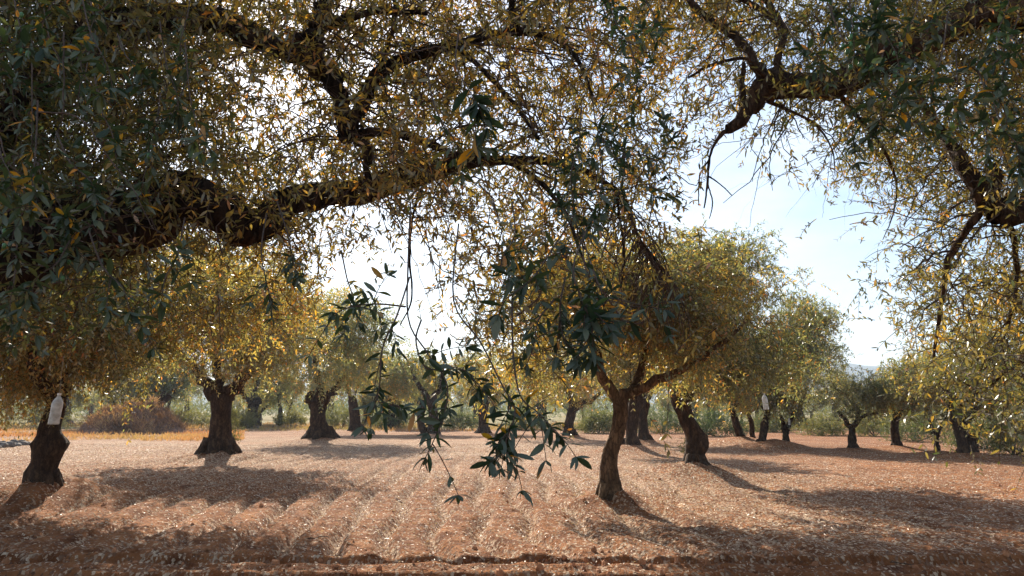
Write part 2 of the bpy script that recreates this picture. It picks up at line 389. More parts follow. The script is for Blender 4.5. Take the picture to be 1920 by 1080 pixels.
def grove_tree(label, base_px, trunk, limbs, crown, d=None, nl=11, ncl=170, ntw=7, nn=7, leaf=(.075, .02), tint=.5, tsd=.12,
               bark='bark', lm='leaf_mid', mound=(.25, .8), group='olive trees of the grove', tl=.38, seed=0, kind='lo', name='olive_tree',
               gn=.22, droop=.22, extra=None, lobes_px=None, orange=.05, yoff=0, patch=.14, gap=.0, lsc=1.3):
    """base_px: pixel of the trunk base; trunk: list of (px, py, radius px); limbs: list of such lists starting at the fork;
       crown: (x0, y0, x1, y1) in pixels at the tree's distance"""
    b = gp(*base_px)
    if d is None:
        d = b[1] * (CAMH - mound[0] * .8) / CAMH
    b = at(base_px[0], HOR + F * CAMH / d, d); b[2] = 0
    k = d / F
    TREES.append((b[0], b[1], mound[0], mound[1]))
    root = empty(name, (b[0], b[1], 0), label, 'tree', group)
    lift = mound[0] * .85
    def pt(px, py, dy=0):
        p = at(px, py, d + dy); return p
    T = [np.array([*pt(px, py, 0), r * k]) for px, py, r in trunk]
    T[0][2] = min(T[0][2], lift) - .12
    S = smooth(np.array(T), 26 if d < 40 else 12)
    hh = np.linspace(0, 1, len(S))
    S[:, 3] *= .86; S[:, 3] *= 1 + .32 * np.exp(-hh * 11)
    bt = Buf(); tubes(bt, S[:, :3], S[:, 3], 26 if d < 40 else 10, .5, 0, gn, seed + 1)
    for j in range(7):
        ra = j * PI / 3.5 + seed + rng.uniform(-.3, .3); r0_ = S[0, 3] * .9; u_ = np.array([math.cos(ra), math.sin(ra), 0]) * rng.uniform(.6, 1.0)
        z0_ = lift + S[0, 3] * .5; bx = np.array([S[0, 0], S[0, 1], 0])
        rp = np.array([bx + u_ * r0_ * .55 + [0, 0, z0_], bx + u_ * r0_ * .95 + [0, 0, lift + S[0, 3] * .1], bx + u_ * r0_ * 1.4 + [0, 0, lift - .09], bx + u_ * r0_ * 1.8 + [0, 0, lift - .28]])
        tubes(bt, smooth(rp, 9), np.linspace(r0_ * .4, r0_ * .1, 9), 9, .5, 0, gn, seed + j)
    tr = bt.build('trunk', M[bark], root, root.location, True)
    wood = [S[len(S) // 2:]]
    fork = S[-1]
    x0, y0, x1, y1 = crown
    cx, cy = (x0 + x1) / 2, (y0 + y1) / 2; rx, ry = (x1 - x0) / 2, (y1 - y0) / 2
    lobes = []
    if lobes_px:
        for lx, ly, lrx, lry, ldy in lobes_px:
            lobes.append((pt(lx, ly, ldy), np.array([lrx * k, (lrx + lry) / 2 * k, lry * k])))
    for i in range(nl):
        a = rng.uniform(0, 2 * PI); q = math.sqrt(rng.random()) * .68; e = rng.uniform(-1, 1)
        px = cx + rx * q * math.cos(a); py = cy + ry * q * math.sin(a)
        dy = e * rx * k * .7 * math.sqrt(max(0, 1 - q * q)) + yoff
        s = rng.uniform(.28, .46)
        lobes.append((pt(px, py, dy), np.array([rx * k * s, rx * k * s, ry * k * s * 1.05])))
    auto = []
    if not limbs:
        for i in range(3):
            c = lobes[rng.integers(len(lobes))][0]
            q = fork[:3] + (c - fork[:3]) * .8
            m = (fork[:3] + q) / 2 + rng.normal(size=3) * .15 + np.array([0, 0, .1])
            auto.append(np.array([[*fork[:3], fork[3] * .7], [*m, fork[3] * .45], [*q, fork[3] * .22]]))
        # upright leader
        auto.append(np.array([[*fork[:3], fork[3] * .8], [fork[0], fork[1] + .2, fork[2] + ry * k * .4, fork[3] * .5], [*pt(cx, cy - ry * .3), fork[3] * .2]]))
    for l in limbs:
        auto.append(np.array([np.array([*pt(p[0], p[1], p[3] if len(p) > 3 else 0), p[2] * k]) for p in l]))
    for i, l in enumerate(auto):
        s = smooth(l, 16 if d < 40 else 8); s[1:-1, :3] += rng.normal(size=(len(s) - 2, 3)) * s[1:-1, 3:4] * .3
        bl = Buf(); tubes(bl, s[:, :3], s[:, 3], 12 if d < 40 else 6, .5, 0, gn * .6, seed + 3 + i)
        o = bl.build('limb', M[bark], root, root.location, True)
        wood.append(s)
    W = np.concatenate(wood)
    C, O = sample_lobes(lobes, ncl)
    C[:, 2] = np.maximum(C[:, 2], .9)
    if gap:
        nz = vn3(C[:, 0] * 1.1 / max(1, d / 25), C[:, 1] * 1.1, C[:, 2] * 1.1 / max(1, d / 25), seed + 9)
        kp = nz > gap; C = C[kp]; O = O[kp]
    bc = Buf()
    connect(bc, C, W[:, :3], W[:, 3], seg=5, sides=3 if d > 22 else 4, r1=.007 * max(1, d / 25))
    ti = tint + (vn3(C[:, 0] * .9, C[:, 1] * .9, C[:, 2] * .9, seed + 20) - .5) * 2 * patch + rng.normal(size=len(C)) * .05
    foliage(bc, C, O, .2 * max(1, tl / .38), ntw, nn, tl, leaf[0] * lsc, leaf[1] * lsc * 1.1, kind, ti, tsd, droop, down=.05, wood=d < 34, twr=.0028 * max(1, d / 18), orange=orange)
    bc.build('crown', [M[lm], M['twig']], root, root.location)
    return root

def copy_tree(src, loc, rz, sc, label, group=None, cat=None):
    r = src.copy(); COL.objects.link(r); r.location = loc; r.rotation_euler = (0, 0, rz); r.scale = (sc, sc, sc)
    r['label'] = label
    if group: r['group'] = group
    for ch in list(src.children):
        c = ch.copy(); COL.objects.link(c); c.parent = r
        for g in ch.children:
            e = g.copy(); COL.objects.link(e); e.parent = c
    return r

# ---- the trees whose trunks read in the picture
t_left = grove_tree('thick knobbly olive tree at the left edge behind a white bottle', (80, 908),
    [(78, 912, 31), (80, 885, 27), (88, 858, 27), (97, 835, 32), (96, 808, 23), (101, 775, 18), (110, 735, 17)],
    [[(104, 740, 20), (85, 690, 14), (50, 640, 11, -.4), (10, 590, 8, -.8), (-40, 560, 5, -1)], [(104, 740, 20), (125, 690, 15, .3), (170, 640, 10, .6), (230, 590, 6, .8)],
     [(104, 740, 18), (105, 680, 13, .5), (95, 600, 9, .6), (110, 520, 6, .4)], [(98, 745, 14), (70, 700, 9, -.8), (60, 660, 6, -1.6)]],
    (-190, 420, 330, 720), nl=17, ncl=1000, ntw=8, nn=8, leaf=(.062, .019), tint=.58, mound=(.38, 1.05), seed=1, kind='mid', orange=.08, gn=.26, droop=.5,
    lobes_px=[(255, 660, 75, 60, 0), (20, 690, 90, 55, -.5), (150, 690, 70, 35, -.3), (290, 600, 60, 60, .4), (200, 560, 80, 60, 0), (330, 540, 80, 60, .8), (420, 540, 75, 60, .5), (470, 600, 60, 45, .8), (300, 470, 90, 50, 1), (60, 720, 70, 28, -.3), (480, 530, 85, 60, .6), (380, 590, 80, 60, 0), (250, 520, 90, 60, .2), (80, 560, 90, 60, 0), (-60, 600, 90, 60, 0), (545, 565, 60, 40, .8)])
t_ivy = grove_tree('stout forked olive tree with leafy shoots at its foot, right of the dry heap', (410, 848),
    [(408, 850, 34), (412, 830, 27), (413, 805, 24), (415, 775, 22), (415, 755, 23), (412, 738, 22)],
    [[(402, 742, 14), (388, 722, 11), (372, 700, 9, .4), (345, 670, 7, .8), (320, 640, 4, 1.2)], [(424, 745, 14), (446, 725, 12), (462, 700, 10, -.6), (490, 660, 7, -1), (520, 620, 4, -1.3)],
     [(414, 745, 11), (412, 715, 9), (405, 660, 7, .5), (410, 590, 5, .5), (400, 520, 3)]],
    (240, 420, 590, 715), nl=16, ncl=800, ntw=8, nn=7, leaf=(.085, .028), tint=.57, mound=(.3, 1.2), seed=2, orange=.08, tl=.45,
    lobes_px=[(300, 660, 50, 50, 0), (370, 640, 60, 60, -1), (480, 650, 60, 50, -.5), (540, 600, 40, 45, 0), (410, 600, 90, 60, -1.5), (440, 688, 55, 30, -1.6), (360, 692, 50, 26, -1.4), (520, 670, 50, 34, -1), (560, 640, 45, 40, 0), (545, 600, 50, 38, -3), (500, 630, 55, 38, -4.2), (470, 570, 60, 45, -3), (590, 580, 50, 40, -2)])
t_split = grove_tree('split dark trunk olive tree with a broken stump top, middle distance left', (598, 820),
    [(600, 823, 24), (598, 805, 17), (596, 785, 15), (594, 765, 14), (592, 752, 12)],
    [[(588, 762, 11), (583, 745, 9), (581, 737, 5)], [(602, 770, 9), (612, 748, 7), (628, 728, 6), (650, 705, 4)], [(596, 760, 9), (600, 720, 7), (590, 670, 5), (600, 620, 3)]],
    (480, 535, 752, 735), nl=14, ncl=430, ntw=8, nn=6, leaf=(.13, .042), tint=.45, mound=(.28, 1.3), seed=3, tl=.6, gap=.12,
    lobes_px=[(530, 690, 45, 38, 0), (590, 680, 50, 40, -1), (660, 690, 50, 40, -1), (640, 610, 60, 40, 0), (550, 610, 45, 40, 0), (615, 712, 60, 24, -2), (560, 715, 40, 22, -2), (700, 660, 45, 40, -1)])
t_mid = grove_tree('slim curving olive tree forking into a wide V, nearest trunk right of centre', (1147, 928),
    [(1141, 935, 26), (1142, 915, 21), (1141, 890, 18), (1142, 860, 18), (1152, 825, 17), (1160, 795, 16), (1163, 765, 17), (1163, 750, 17)],
    [[(1158, 752, 12), (1140, 725, 10), (1122, 690, 9), (1118, 660, 7, .3), (1100, 620, 5, .5), (1085, 560, 3, .6)],
     [(1168, 752, 12), (1185, 735, 11), (1215, 722, 9), (1255, 705, 8, -.2), (1300, 680, 6, -.4), (1345, 650, 5, -.6), (1400, 600, 3, -.6)],
     [(1178, 742, 8), (1200, 700, 7, .3), (1210, 650, 6, .5), (1215, 590, 4, .5), (1230, 520, 3, .4)]],
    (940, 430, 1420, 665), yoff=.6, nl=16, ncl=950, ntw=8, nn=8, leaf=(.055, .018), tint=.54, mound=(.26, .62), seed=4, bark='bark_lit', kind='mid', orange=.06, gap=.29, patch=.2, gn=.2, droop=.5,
    lobes_px=[(1230, 640, 80, 60, .5), (1050, 640, 80, 55, .8), (1300, 630, 80, 50, -.5), (1380, 620, 60, 45, -.7), (1190, 560, 100, 60, 0), (1000, 680, 60, 45, 1), (1290, 690, 60, 35, 1.2), (1400, 590, 60, 45, -.4), (1330, 560, 70, 50, 0), (1120, 480, 80, 40, .3), (1010, 590, 60, 50, .3), (1230, 470, 70, 40, .3)])
t_burl = grove_tree('dark burly olive tree with a lumpy trunk, right of the slim curving one', (1303, 872),
    [(1304, 876, 25), (1302, 855, 20), (1306, 835, 23), (1303, 818, 20), (1292, 795, 17), (1284, 772, 19), (1275, 750, 17), (1274, 735, 15)],
    [[(1270, 745, 12), (1250, 710, 9, .4), (1235, 670, 6, .8)], [(1282, 745, 13), (1310, 705, 10), (1345, 660, 7, -.5), (1380, 600, 5, -.5)], [(1276, 740, 12), (1290, 680, 9, .5), (1310, 600, 6, .6), (1350, 520, 4, .5)]],
    (1205, 435, 1490, 735), nl=15, ncl=820, ntw=7, nn=8, gap=.3, leaf=(.075, .021), tint=.42, mound=(.36, 1.1), seed=5, tl=.42, orange=.05, gn=.3,
    lobes_px=[(1370, 490, 55, 45, 0), (1340, 580, 80, 60, 0), (1430, 590, 60, 60, -.5), (1400, 690, 60, 45, -.5), (1290, 700, 50, 35, -1), (1260, 620, 50, 50, .5), (1440, 660, 40, 40, 0), (1385, 475, 55, 35, .2), (1320, 510, 60, 40, .3), (1455, 545, 50, 50, 0), (1490, 620, 45, 50, 0), (1500, 700, 35, 40, .3)])
t_b1 = grove_tree('thick dark olive trunk seen just behind the slim curving tree', (1183, 836),
    [(1184, 838, 17), (1184, 815, 13), (1186, 790, 12), (1190, 765, 13), (1195, 745, 11)], [],
    (1080, 560, 1300, 740), ncl=230, nn=6, leaf=(.11, .034), tint=.5, mound=(.35, 1.3), seed=6, tl=.5)
t_b2 = grove_tree('brown upright olive trunk right beside the thick dark one, centre right', (1207, 826),
    [(1208, 828, 13), (1206, 805, 10), (1206, 780, 10), (1210, 755, 9)], [],
    (1140, 600, 1290, 750), ncl=150, nn=6, leaf=(.13, .04), tint=.5, mound=(.25, 1.1), seed=7, tl=.55)
t_c1 = grove_tree('olive tree with a leaning forked trunk and bare side arm, centre far side', (1070, 816),
    [(1068, 818, 14), (1066, 800, 11), (1070, 780, 10), (1076, 760, 9)],
    [[(1076, 765, 8), (1070, 745, 6), (1062, 725, 4)], [(1078, 765, 7), (1092, 755, 5), (1110, 750, 4), (1125, 735, 3)]],
    (965, 610, 1160, 745), nl=10, ncl=210, nn=6, leaf=(.14, .045), tint=.6, mound=(.25, 1.2), seed=8, tl=.6,
    lobes_px=[(1000, 715, 45, 40, 0), (940, 690, 40, 45, 2), (1110, 700, 50, 30, 0)])
t_c2 = grove_tree('olive tree with a short straight trunk hidden behind the lowest hanging sprays', (907, 811),
    [(907, 813, 13), (906, 795, 10), (905, 775, 10)], [],
    (850, 650, 975, 770), ncl=130, nn=6, leaf=(.15, .05), tint=.52, mound=(.1, 1), seed=9, tl=.6, gap=.2)
t_c3 = grove_tree('twin trunked olive tree with a dull brown crown left of the centre gap', (800, 812),
    [(812, 813, 14), (811, 795, 11), (812, 775, 10), (808, 755, 9)],
    [[(796, 812, 7), (790, 795, 7), (789, 775, 6), (794, 750, 5)], [(808, 758, 7), (790, 730, 5), (770, 700, 4)], [(808, 758, 7), (825, 725, 5), (830, 690, 3)]],
    (690, 655, 850, 765), nl=10, ncl=200, nn=6, leaf=(.15, .05), tint=.42, mound=(.1, 1), seed=10, tl=.6)
t_c4 = grove_tree('olive tree with a small white bottle on its trunk, right of the split dark trunk', (667, 806),
    [(667, 809, 15), (666, 790, 11), (664, 770, 11), (660, 748, 9)], [],
    (610, 600, 740, 745), ncl=170, nn=6, leaf=(.16, .05), tint=.48, mound=(.2, 1.2), seed=11, tl=.65, d=50)
t_r1 = grove_tree('leaning dark olive trunk on a low mound, first of the right hand cluster', (1385, 822),
    [(1389, 824, 9), (1384, 805, 8), (1378, 785, 7), (1372, 765, 6)], [],
    (1310, 610, 1450, 770), ncl=190, nn=6, leaf=(.12, .038), tint=.56, mound=(.4, 1.3), seed=12, tl=.5)
t_r2 = grove_tree('thin brown olive trunk second of the right hand cluster', (1411, 828),
    [(1412, 830, 6), (1410, 812, 5), (1409, 795, 5), (1402, 775, 4)], [],
    (1360, 640, 1460, 775), ncl=120, nn=6, leaf=(.11, .036), tint=.58, mound=(.15, .9), seed=13, tl=.5)
t_r3 = grove_tree('black slanting olive trunk beneath the hanging white bottle', (1430, 831),
    [(1428, 833, 9), (1431, 812, 8), (1434, 793, 8), (1440, 775, 6)], [],
    (1385, 600, 1510, 765), ncl=200, nn=6, leaf=(.11, .036), tint=.5, mound=(.3, 1.2), seed=14, tl=.5)
t_r4 = grove_tree('small olive tree with a narrow V fork and a bottle, beside the black slanting trunk', (1473, 834),
    [(1473, 836, 9), (1473, 818, 6), (1472, 806, 6)],
    [[(1472, 810, 5), (1468, 795, 4), (1464, 780, 3)], [(1473, 810, 5), (1480, 795, 4), (1487, 775, 3)]],
    (1440, 560, 1570, 765), nl=10, ncl=360, nn=6, gap=.3, leaf=(.10, .032), tint=.40, mound=(.2, .9), seed=15, tl=.5,
    lobes_px=[(1500, 590, 40, 35, 0), (1535, 605, 30, 30, .5), (1545, 670, 30, 45, 0), (1555, 725, 25, 25, 0), (1480, 760, 40, 25, 0)])
t_r5 = grove_tree('small round green olive tree alone under the blue hill', (1598, 840),
    [(1600, 842, 9), (1597, 822, 8), (1597, 808, 7), (1598, 795, 6)],
    [[(1596, 805, 5), (1585, 788, 4), (1572, 772, 3)], [(1599, 800, 5), (1606, 785, 4), (1610, 765, 3)], [(1600, 798, 4), (1620, 780, 3), (1645, 775, 2)]],
    (1545, 704, 1668, 785), nl=10, ncl=150, nn=6, gap=.36, leaf=(.085, .026), tint=.42, mound=(.15, .8), seed=16, tl=.4, orange=.01)
t_r6 = grove_tree('dark olive trunk half hidden behind drooping foliage, right of the lone round tree', (1680, 836),
    [(1682, 838, 10), (1678, 820, 9), (1677, 800, 8), (1680, 785, 7)], [],
    (1630, 650, 1760, 790), ncl=170, nn=6, leaf=(.10, .034), tint=.4, mound=(.2, 1), seed=17, tl=.45)
t_r7 = grove_tree('thin young olive tree with a forked stem at the right', (1757, 846),
    [(1758, 848, 6), (1756, 830, 5), (1755, 815, 5)],
    [[(1754, 818, 4), (1748, 803, 3), (1742, 785, 2)], [(1756, 818, 4), (1764, 800, 3), (1775, 780, 2)]],
    (1690, 660, 1830, 800), ncl=170, nn=6, leaf=(.09, .03), tint=.5, mound=(.15, .7), seed=18, tl=.42)
t_r8 = grove_tree('double trunked leaning olive tree with low shrubby leaves, far right', (1815, 850),
    [(1808, 850, 12), (1803, 828, 11), (1798, 808, 10), (1792, 790, 9)],
    [[(1826, 852, 9), (1822, 830, 9), (1816, 806, 8), (1810, 785, 6)], [(1792, 795, 8), (1780, 760, 6), (1770, 720, 4)], [(1812, 790, 6), (1840, 750, 5), (1860, 700, 4)]],
    (1720, 570, 1940, 800), nl=14, ncl=330, nn=6, leaf=(.09, .03), tint=.5, mound=(.2, 1), seed=19, tl=.45,
    lobes_px=[(1860, 820, 50, 26, 0), (1915, 800, 40, 50, 0)])
t_f1 = grove_tree('low dark olive tree bending right behind the dry heap', (292, 792),
    [(285, 794, 12), (288, 775, 11), (300, 752, 11), (325, 735, 9)], [],
    (245, 665, 400, 760), nl=9, ncl=150, nn=6, leaf=(.18, .06), tint=.2, mound=(.1, 1), seed=20, tl=.7, d=58, orange=.0)
t_f2 = grove_tree('far small olive tree forking low, between the shoot covered trunk and the split trunk', (485, 795),
    [(486, 796, 6), (485, 785, 5), (482, 770, 5)], [[(482, 775, 4), (474, 762, 3), (468, 750, 2)], [(484, 775, 4), (496, 766, 3), (508, 758, 2)]],
    (440, 690, 545, 762), nl=8, ncl=110, nn=6, leaf=(.19, .065), tint=.42, mound=(0, 1), seed=21, tl=.7, d=72)
t_f3 = grove_tree('far olive tree with one thin tilted stem, left of the split trunk', (522, 799),
    [(520, 801, 5), (524, 785, 4), (526, 770, 4), (523, 752, 3)], [],
    (495, 690, 560, 762), nl=7, ncl=80, nn=6, leaf=(.18, .06), tint=.4, mound=(0, 1), seed=22, tl=.7, d=66)

# ------------------------------------------------------------------ farther trees: copies
r2 = np.random.default_rng(5)
protos = [t_c2, t_f2, t_r2, t_f3, t_c4, t_r5]
far_n = 0
for px, Y, sc, s_, rz, lab in [(255, 62, 1.15, t_split, 1.0, 'leafy olive tree filling the space behind the dry heap'), (120, 70, 1.2, t_c4, 2.2, 'olive tree behind the knobbly left tree, beyond the brownish bush'),
                         (470, 66, 1.1, t_split, 3.1, 'tall olive crown rising behind the gap right of the shoot covered trunk'), (690, 74, 1.25, t_c4, .7, 'olive crown behind the bottled trunk left of centre'), (740, 60, 1.0, t_c3, 4.0, 'olive tree just left of the twin trunked one, screened by the left spray'),
                         (1010, 66, 1.1, t_c4, 4.2, 'olive tree behind the lowest hanging spray, right of the centre gap'), (1330, 60, 1.0, t_r1, 1.4, 'olive tree behind the burly trunk, deep in shade'), (1500, 64, 1.05, t_split, 5.0, 'olive tree behind the narrow V forked tree'), (1870, 52, 1.0, t_r3, 2.6, 'olive tree at the right edge behind the double trunked tree')]:
    b = at(px, 800, Y); copy_tree(s_, (b[0], Y, 0), rz, sc, lab, 'olive trees of the grove')
for i in range(46):
    px = -120 + i * 47 + r2.uniform(-18, 18); Y = r2.uniform(62, 120)
    if 1560 < px < 1660 and Y < 95: Y = 105
    b = at(px, 800, Y); x = b[0]
    s = protos[i % len(protos)]
    sc = r2.uniform(1.0, 1.4)
    copy_tree(s, (x, Y, 0), r2.uniform(0, 6.28), sc, 'small hazy olive tree in the far rows behind the field edge', 'olive trees in the far rows')

# ------------------------------------------------------------------ bushes
def bush(px, py, w, h, label, tint=.5, n=60, d=None):
    b = gp(px, py)
    if d is None: d = b[1]
    b = at(px, HOR + F * CAMH / d, d); k = d / F
    root = empty('bush', (b[0], b[1], 0), label, 'bush', 'bushes along the field edge')
    st = Buf(); P = []; R = []
    C = []
    for i in range(n):
        u = nrm(rng.normal(size=3)); u[2] = abs(u[2])
        q = rng.uniform(.55, .95)
        C.append([b[0] + u[0] * w * k * .5 * q, d + u[1] * w * k * .5 * q, .15 + u[2] * h * k * q * (.5 + .5 * rng.random())])
    C = np.array(C)
    for i in range(6):
        c = C[i]; t = np.linspace(0, 1, 5)[:, None]
        P.append(np.array([b[0], d, -.05]) * (1 - t) + c * t); R.append(np.linspace(.03, .01, 5))
    tubes(st, P, R, 5, .5, 0); st.build('stem', M['twig'], root, root.location)
    bf = Buf(); O = nrm(C - np.array([b[0], d, .2]))
    foliage(bf, C, O, .16 * w * k * .5, 9, 6, .2 * w * k * .5 + .12, .12 * d / 50 + .02, .05 * d / 50, 'lo', np.full(n, tint), .15, .15, wood=False, orange=0, down=-.2)
    bf.build('foliage', M['bush'], root, root.location)
    return root
bush(1122, 812, 75, 48, 'round pale green bush between the leaning forked tree and the slim curving trunk', .6, 90)
bush(985, 806, 80, 42, 'grey green bush seen through the lowest hanging spray', .3, 70)
bush(868, 806, 70, 34, 'low green bush right of the twin trunked tree', .4, 60)
bush(1540, 816, 90, 44, 'yellowish green bush behind the narrow V forked tree', .75, 70)
bush(1640, 818, 80, 50, 'dry looking green bush right of the lone round tree', .7, 70)
bush(1345, 818, 100, 58, 'dark bluish green bush left of the leaning trunk on the mound', .02, 90)
bush(1850, 842, 120, 60, 'silvery bush behind the double trunked tree', .35, 90)
bush(1900, 852, 70, 62, 'tall leafy bush at the right edge of the field', .5, 70)
bush(1715, 828, 110, 48, 'dull green bush between the dark hidden trunk and the thin young tree', .35, 80)
bush(445, 801, 70, 40, 'yellow green bush just right of the shoot covered trunk', .9, 60, 62)
bush(545, 799, 60, 34, 'pale bush between the tilted stem and the split trunk', .9, 50, 66)
bush(640, 801, 80, 44, 'light green bush between the split trunk and the bottled trunk', .7, 60, 62)
bush(735, 802, 80, 40, 'dim green bush behind the far left hanging spray', .45, 60, 60)
bush(355, 799, 80, 36, 'light green bush between the dry heap and the shoot covered trunk', .8, 60, 64)
bush(1240, 815, 100, 44, 'shaded green bush between the two right hand trunks', .2, 70, 50)
bush(1450, 816, 90, 40, 'green bush behind the right hand cluster of trunks', .5, 60, 52)
bush(60, 800, 150, 60, 'brownish bush behind the row of stones at the left', .9, 80, 60)
bush(200, 799, 90, 40, 'sparse bush behind the dry heap at its left', .8, 50, 68)

# far scrub closing the horizon: one mass
bs = Buf(); n = 2600
Y = rng.uniform(110, 330, n); X = Y * rng.uniform(-.95, .95, n)
hgt = 1.3 + 2.6 * vn2(X / 22, Y / 30, 77)
C = np.stack([X, Y, hgt * rng.uniform(.25, 1, n)], 1)
foliage(bs, C, np.tile([0, 0, 1.], (n, 1)), 1.3, 7, 6, 1.8, .55, .2, 'lo', .35 + .4 * vn2(X / 15, Y / 15, 78), .12, .1, wood=False, orange=0, down=-.1)
tag(bs.build('distant_scrub', M['bush']), 'far off belt of hazy green scrub closing the field behind the trees', 'scrub', None, 'stuff')

# ------------------------------------------------------------------ dry heap
TREES_N = len(TREES)
hb = gp(248, 812); hx, hy = hb[0], hb[1]
def heap_h(x, y):
    r = np.sqrt(((x - hx) / 3.5) ** 2 + ((y - hy) / 2.8) ** 2)
    r2_ = np.sqrt(((x - hx - 1.9) / 2.0) ** 2 + ((y - hy) / 2.2) ** 2)
    z = np.maximum(2.0 * np.clip(1 - r * r, 0, 1) ** .8, 1.0 * np.clip(1 - r2_ * r2_, 0, 1))
    return z * (.3 + 1.35 * fbm2(x * 1.4, y * 1.4, 4, 55)) + .3 * (vn2(x * 5, y * 5, 56) - .5) * np.clip(z, 0, 1)
root = empty('brush_heap', (hx, hy, 0), 'rounded heap of reddish earth and dry brush left of the shoot covered trunk', 'heap')
gx, gy = np.meshgrid(np.linspace(hx - 4.2, hx + 4.4, 90), np.linspace(hy - 3.2, hy + 3.2, 70))
gz = heap_h(gx, gy) - .08
idx = np.arange(gx.size).reshape(gx.shape)
b_ = Buf(); b_.add(np.stack([gx, gy, gz], -1), np.stack([idx[:-1, :-1], idx[:-1, 1:], idx[1:, 1:], idx[1:, :-1]], -1))
M['brush'] = leafmat('dead_brush', [(0, (.09, .055, .035)), (.4, (.3, .17, .1)), (.7, (.52, .3, .16)), (1, (.55, .4, .22))], umix=0, trans=.3, tgain=1.1, gloss=.02)
M['heap'] = plain('dry_red_earth', (.2, .115, .075), .95, 3, .55, .8)
b_.build('earth', M['heap'], root, (hx, hy, 0), True)
def blades(buf, X, Y, Z, H, W, t, lean=.45):
    n = len(X); P = np.stack([X, Y, Z], 1)
    D = nrm(np.array([0, 0, 1.]) + rng.normal(size=(n, 3)) * lean); D[:, 2] = np.abs(D[:, 2])
    N = rng.normal(size=(n, 3)) + np.array([0, -.6, 0])
    leaves(buf, P, D, N, H, W, 'lo', t)
n = 9000; a = rng.uniform(0, 2 * PI, n); q = np.sqrt(rng.random(n))
X = hx + 3.1 * q * np.cos(a) + .3; Y = hy + 2.7 * q * np.sin(a)
bb = Buf(); blades(bb, X, Y, heap_h(X, Y) - .1, rng.uniform(.1, .5, n) * (.4 + 1.2 * vn2(X * 1.3, Y * 1.3, 61)), np.full(n, .035), np.clip(.5 + 1.5 * (vn2(X * 1.5, Y * 1.5, 60) - .5) + rng.normal(size=n) * .15, 0, 1), .9)
n = 900; a = rng.uniform(0, 2 * PI, n); q = np.sqrt(rng.random(n)); X = hx + 3.4 * q * np.cos(a); Y = hy + 2.7 * q * np.sin(a)
p0 = np.stack([X, Y, heap_h(X, Y) - .1], 1); dv = nrm(rng.normal(size=(n, 3)) * [1, 1, .5] + [0, 0, .5]) * rng.uniform(.3, 1.1, (n, 1)); tt = np.linspace(0, 1, 5)[None, :, None]
tubes(bb, p0[:, None] + dv[:, None] * tt + rng.normal(size=(n, 5, 3)) * .03, np.full((n, 5), .012), 3, .3)
bb.build('dry_brush', M['brush'], root, (hx, hy, 0))

# ------------------------------------------------------------------ stones
def stone_mesh(buf, c, r, seed, sides=14, rings=9):
    th = np.linspace(0, PI, rings)[:, None]; ph = np.linspace(0, 2 * PI, sides, endpoint=False)[None]
    D = np.stack([np.sin(th) * np.cos(ph), np.sin(th) * np.sin(ph), np.cos(th) * np.ones_like(ph)], -1)
    k = 1 + .55 * (vn3(D[..., 0] * 1.6 + seed, D[..., 1] * 1.6, D[..., 2] * 1.6, seed) - .5) + .2 * (vn3(D[..., 0] * 4 + seed, D[..., 1] * 4, D[..., 2] * 4, seed) - .5)
    V = c + D * k[..., None] * np.asarray(r)
    i = np.arange(rings * sides).reshape(rings, sides); a = i[:-1]; b = np.roll(a, -1, 1); e = i[1:]; f = np.roll(e, -1, 1)
    buf.add(V, np.stack([a, e, f, b], -1))
def stone(px, py, w, h, label, group, mat='stone', sd=0, d=None):
    p = gp(px, py); d = d or p[1]; k = d / F; x = (px - 960) * k
    b = Buf(); z = g1(x, d); stone_mesh(b, np.array([x, d, z + h * k * .3]), [w * k / 2, w * k / 2 * .8, h * k / 2], sd)
    return tag(b.build('stone', M[mat], None, (x, d, z), False), label, 'stone', group)
for i in range(11):
    stone(-6 + i * 7 + rng.uniform(-3, 3), 838 + rng.uniform(-3, 4) - i * .5, rng.uniform(12, 22), rng.uniform(7, 13), 'grey field stone in the loose row behind the knobbly left tree', 'stones in the left row', sd=i + 1)
for i in range(22):
    stone(470 + i * 12 + rng.uniform(-4, 4), 801 + rng.uniform(-1, 2), rng.uniform(7, 14), rng.uniform(5, 9), 'pale rubble stone along the far field edge left of centre', 'rubble along the far edge', sd=i + 20)
stone(335, 952, 22, 7, 'flat bluish grey stone alone on the leaf litter at lower left', None, 'blue_stone', 50)

# ------------------------------------------------------------------ ground sheet
xs = axis_vals(-2600, 2600, -10.5, 10.5, .052, 1.045)
ys = axis_vals(-60, 3000, 5.2, 13.0, .042, 1.022)
GX, GY = np.meshgrid(xs, ys)
GZ = gh(GX, GY)
LA = litter_amount(GX, GY)
idx = np.arange(GX.size).reshape(GX.shape)
gb = Buf(); gb.add(np.stack([GX, GY, GZ], -1), np.stack([idx[:-1, :-1], idx[:-1, 1:], idx[1:, 1:], idx[1:, :-1]], -1))
m, nt, N, Lk = newmat('red_soil_with_litter')
tc = N.new('ShaderNodeTexCoord')
def noise(sc, det=6, rough=.6, src=None):
    q = N.new('ShaderNodeTexNoise'); q.inputs['Scale'].default_value = sc; q.inputs['Detail'].default_value = det; q.inputs['Roughness'].default_value = rough
    Lk.new(src or tc.outputs['Object'], q.inputs[0]); return q
big = noise(.35, 5); med = noise(2.2, 7, .65); fine = noise(24, 6, .7)
soil = ramp(N, [(.3, (.11, .038, .015)), (.5, (.29, .118, .046)), (.7, (.44, .2, .085))]); Lk.new(med.outputs[0], soil.inputs[0])
v = N.new('ShaderNodeTexVoronoi'); v.inputs['Scale'].default_value = 26; v.inputs['Randomness'].default_value = 1
mp = N.new('ShaderNodeMapping'); mp.inputs['Scale'].default_value = (1.6, 1, 1); Lk.new(tc.outputs['Object'], mp.inputs[0])
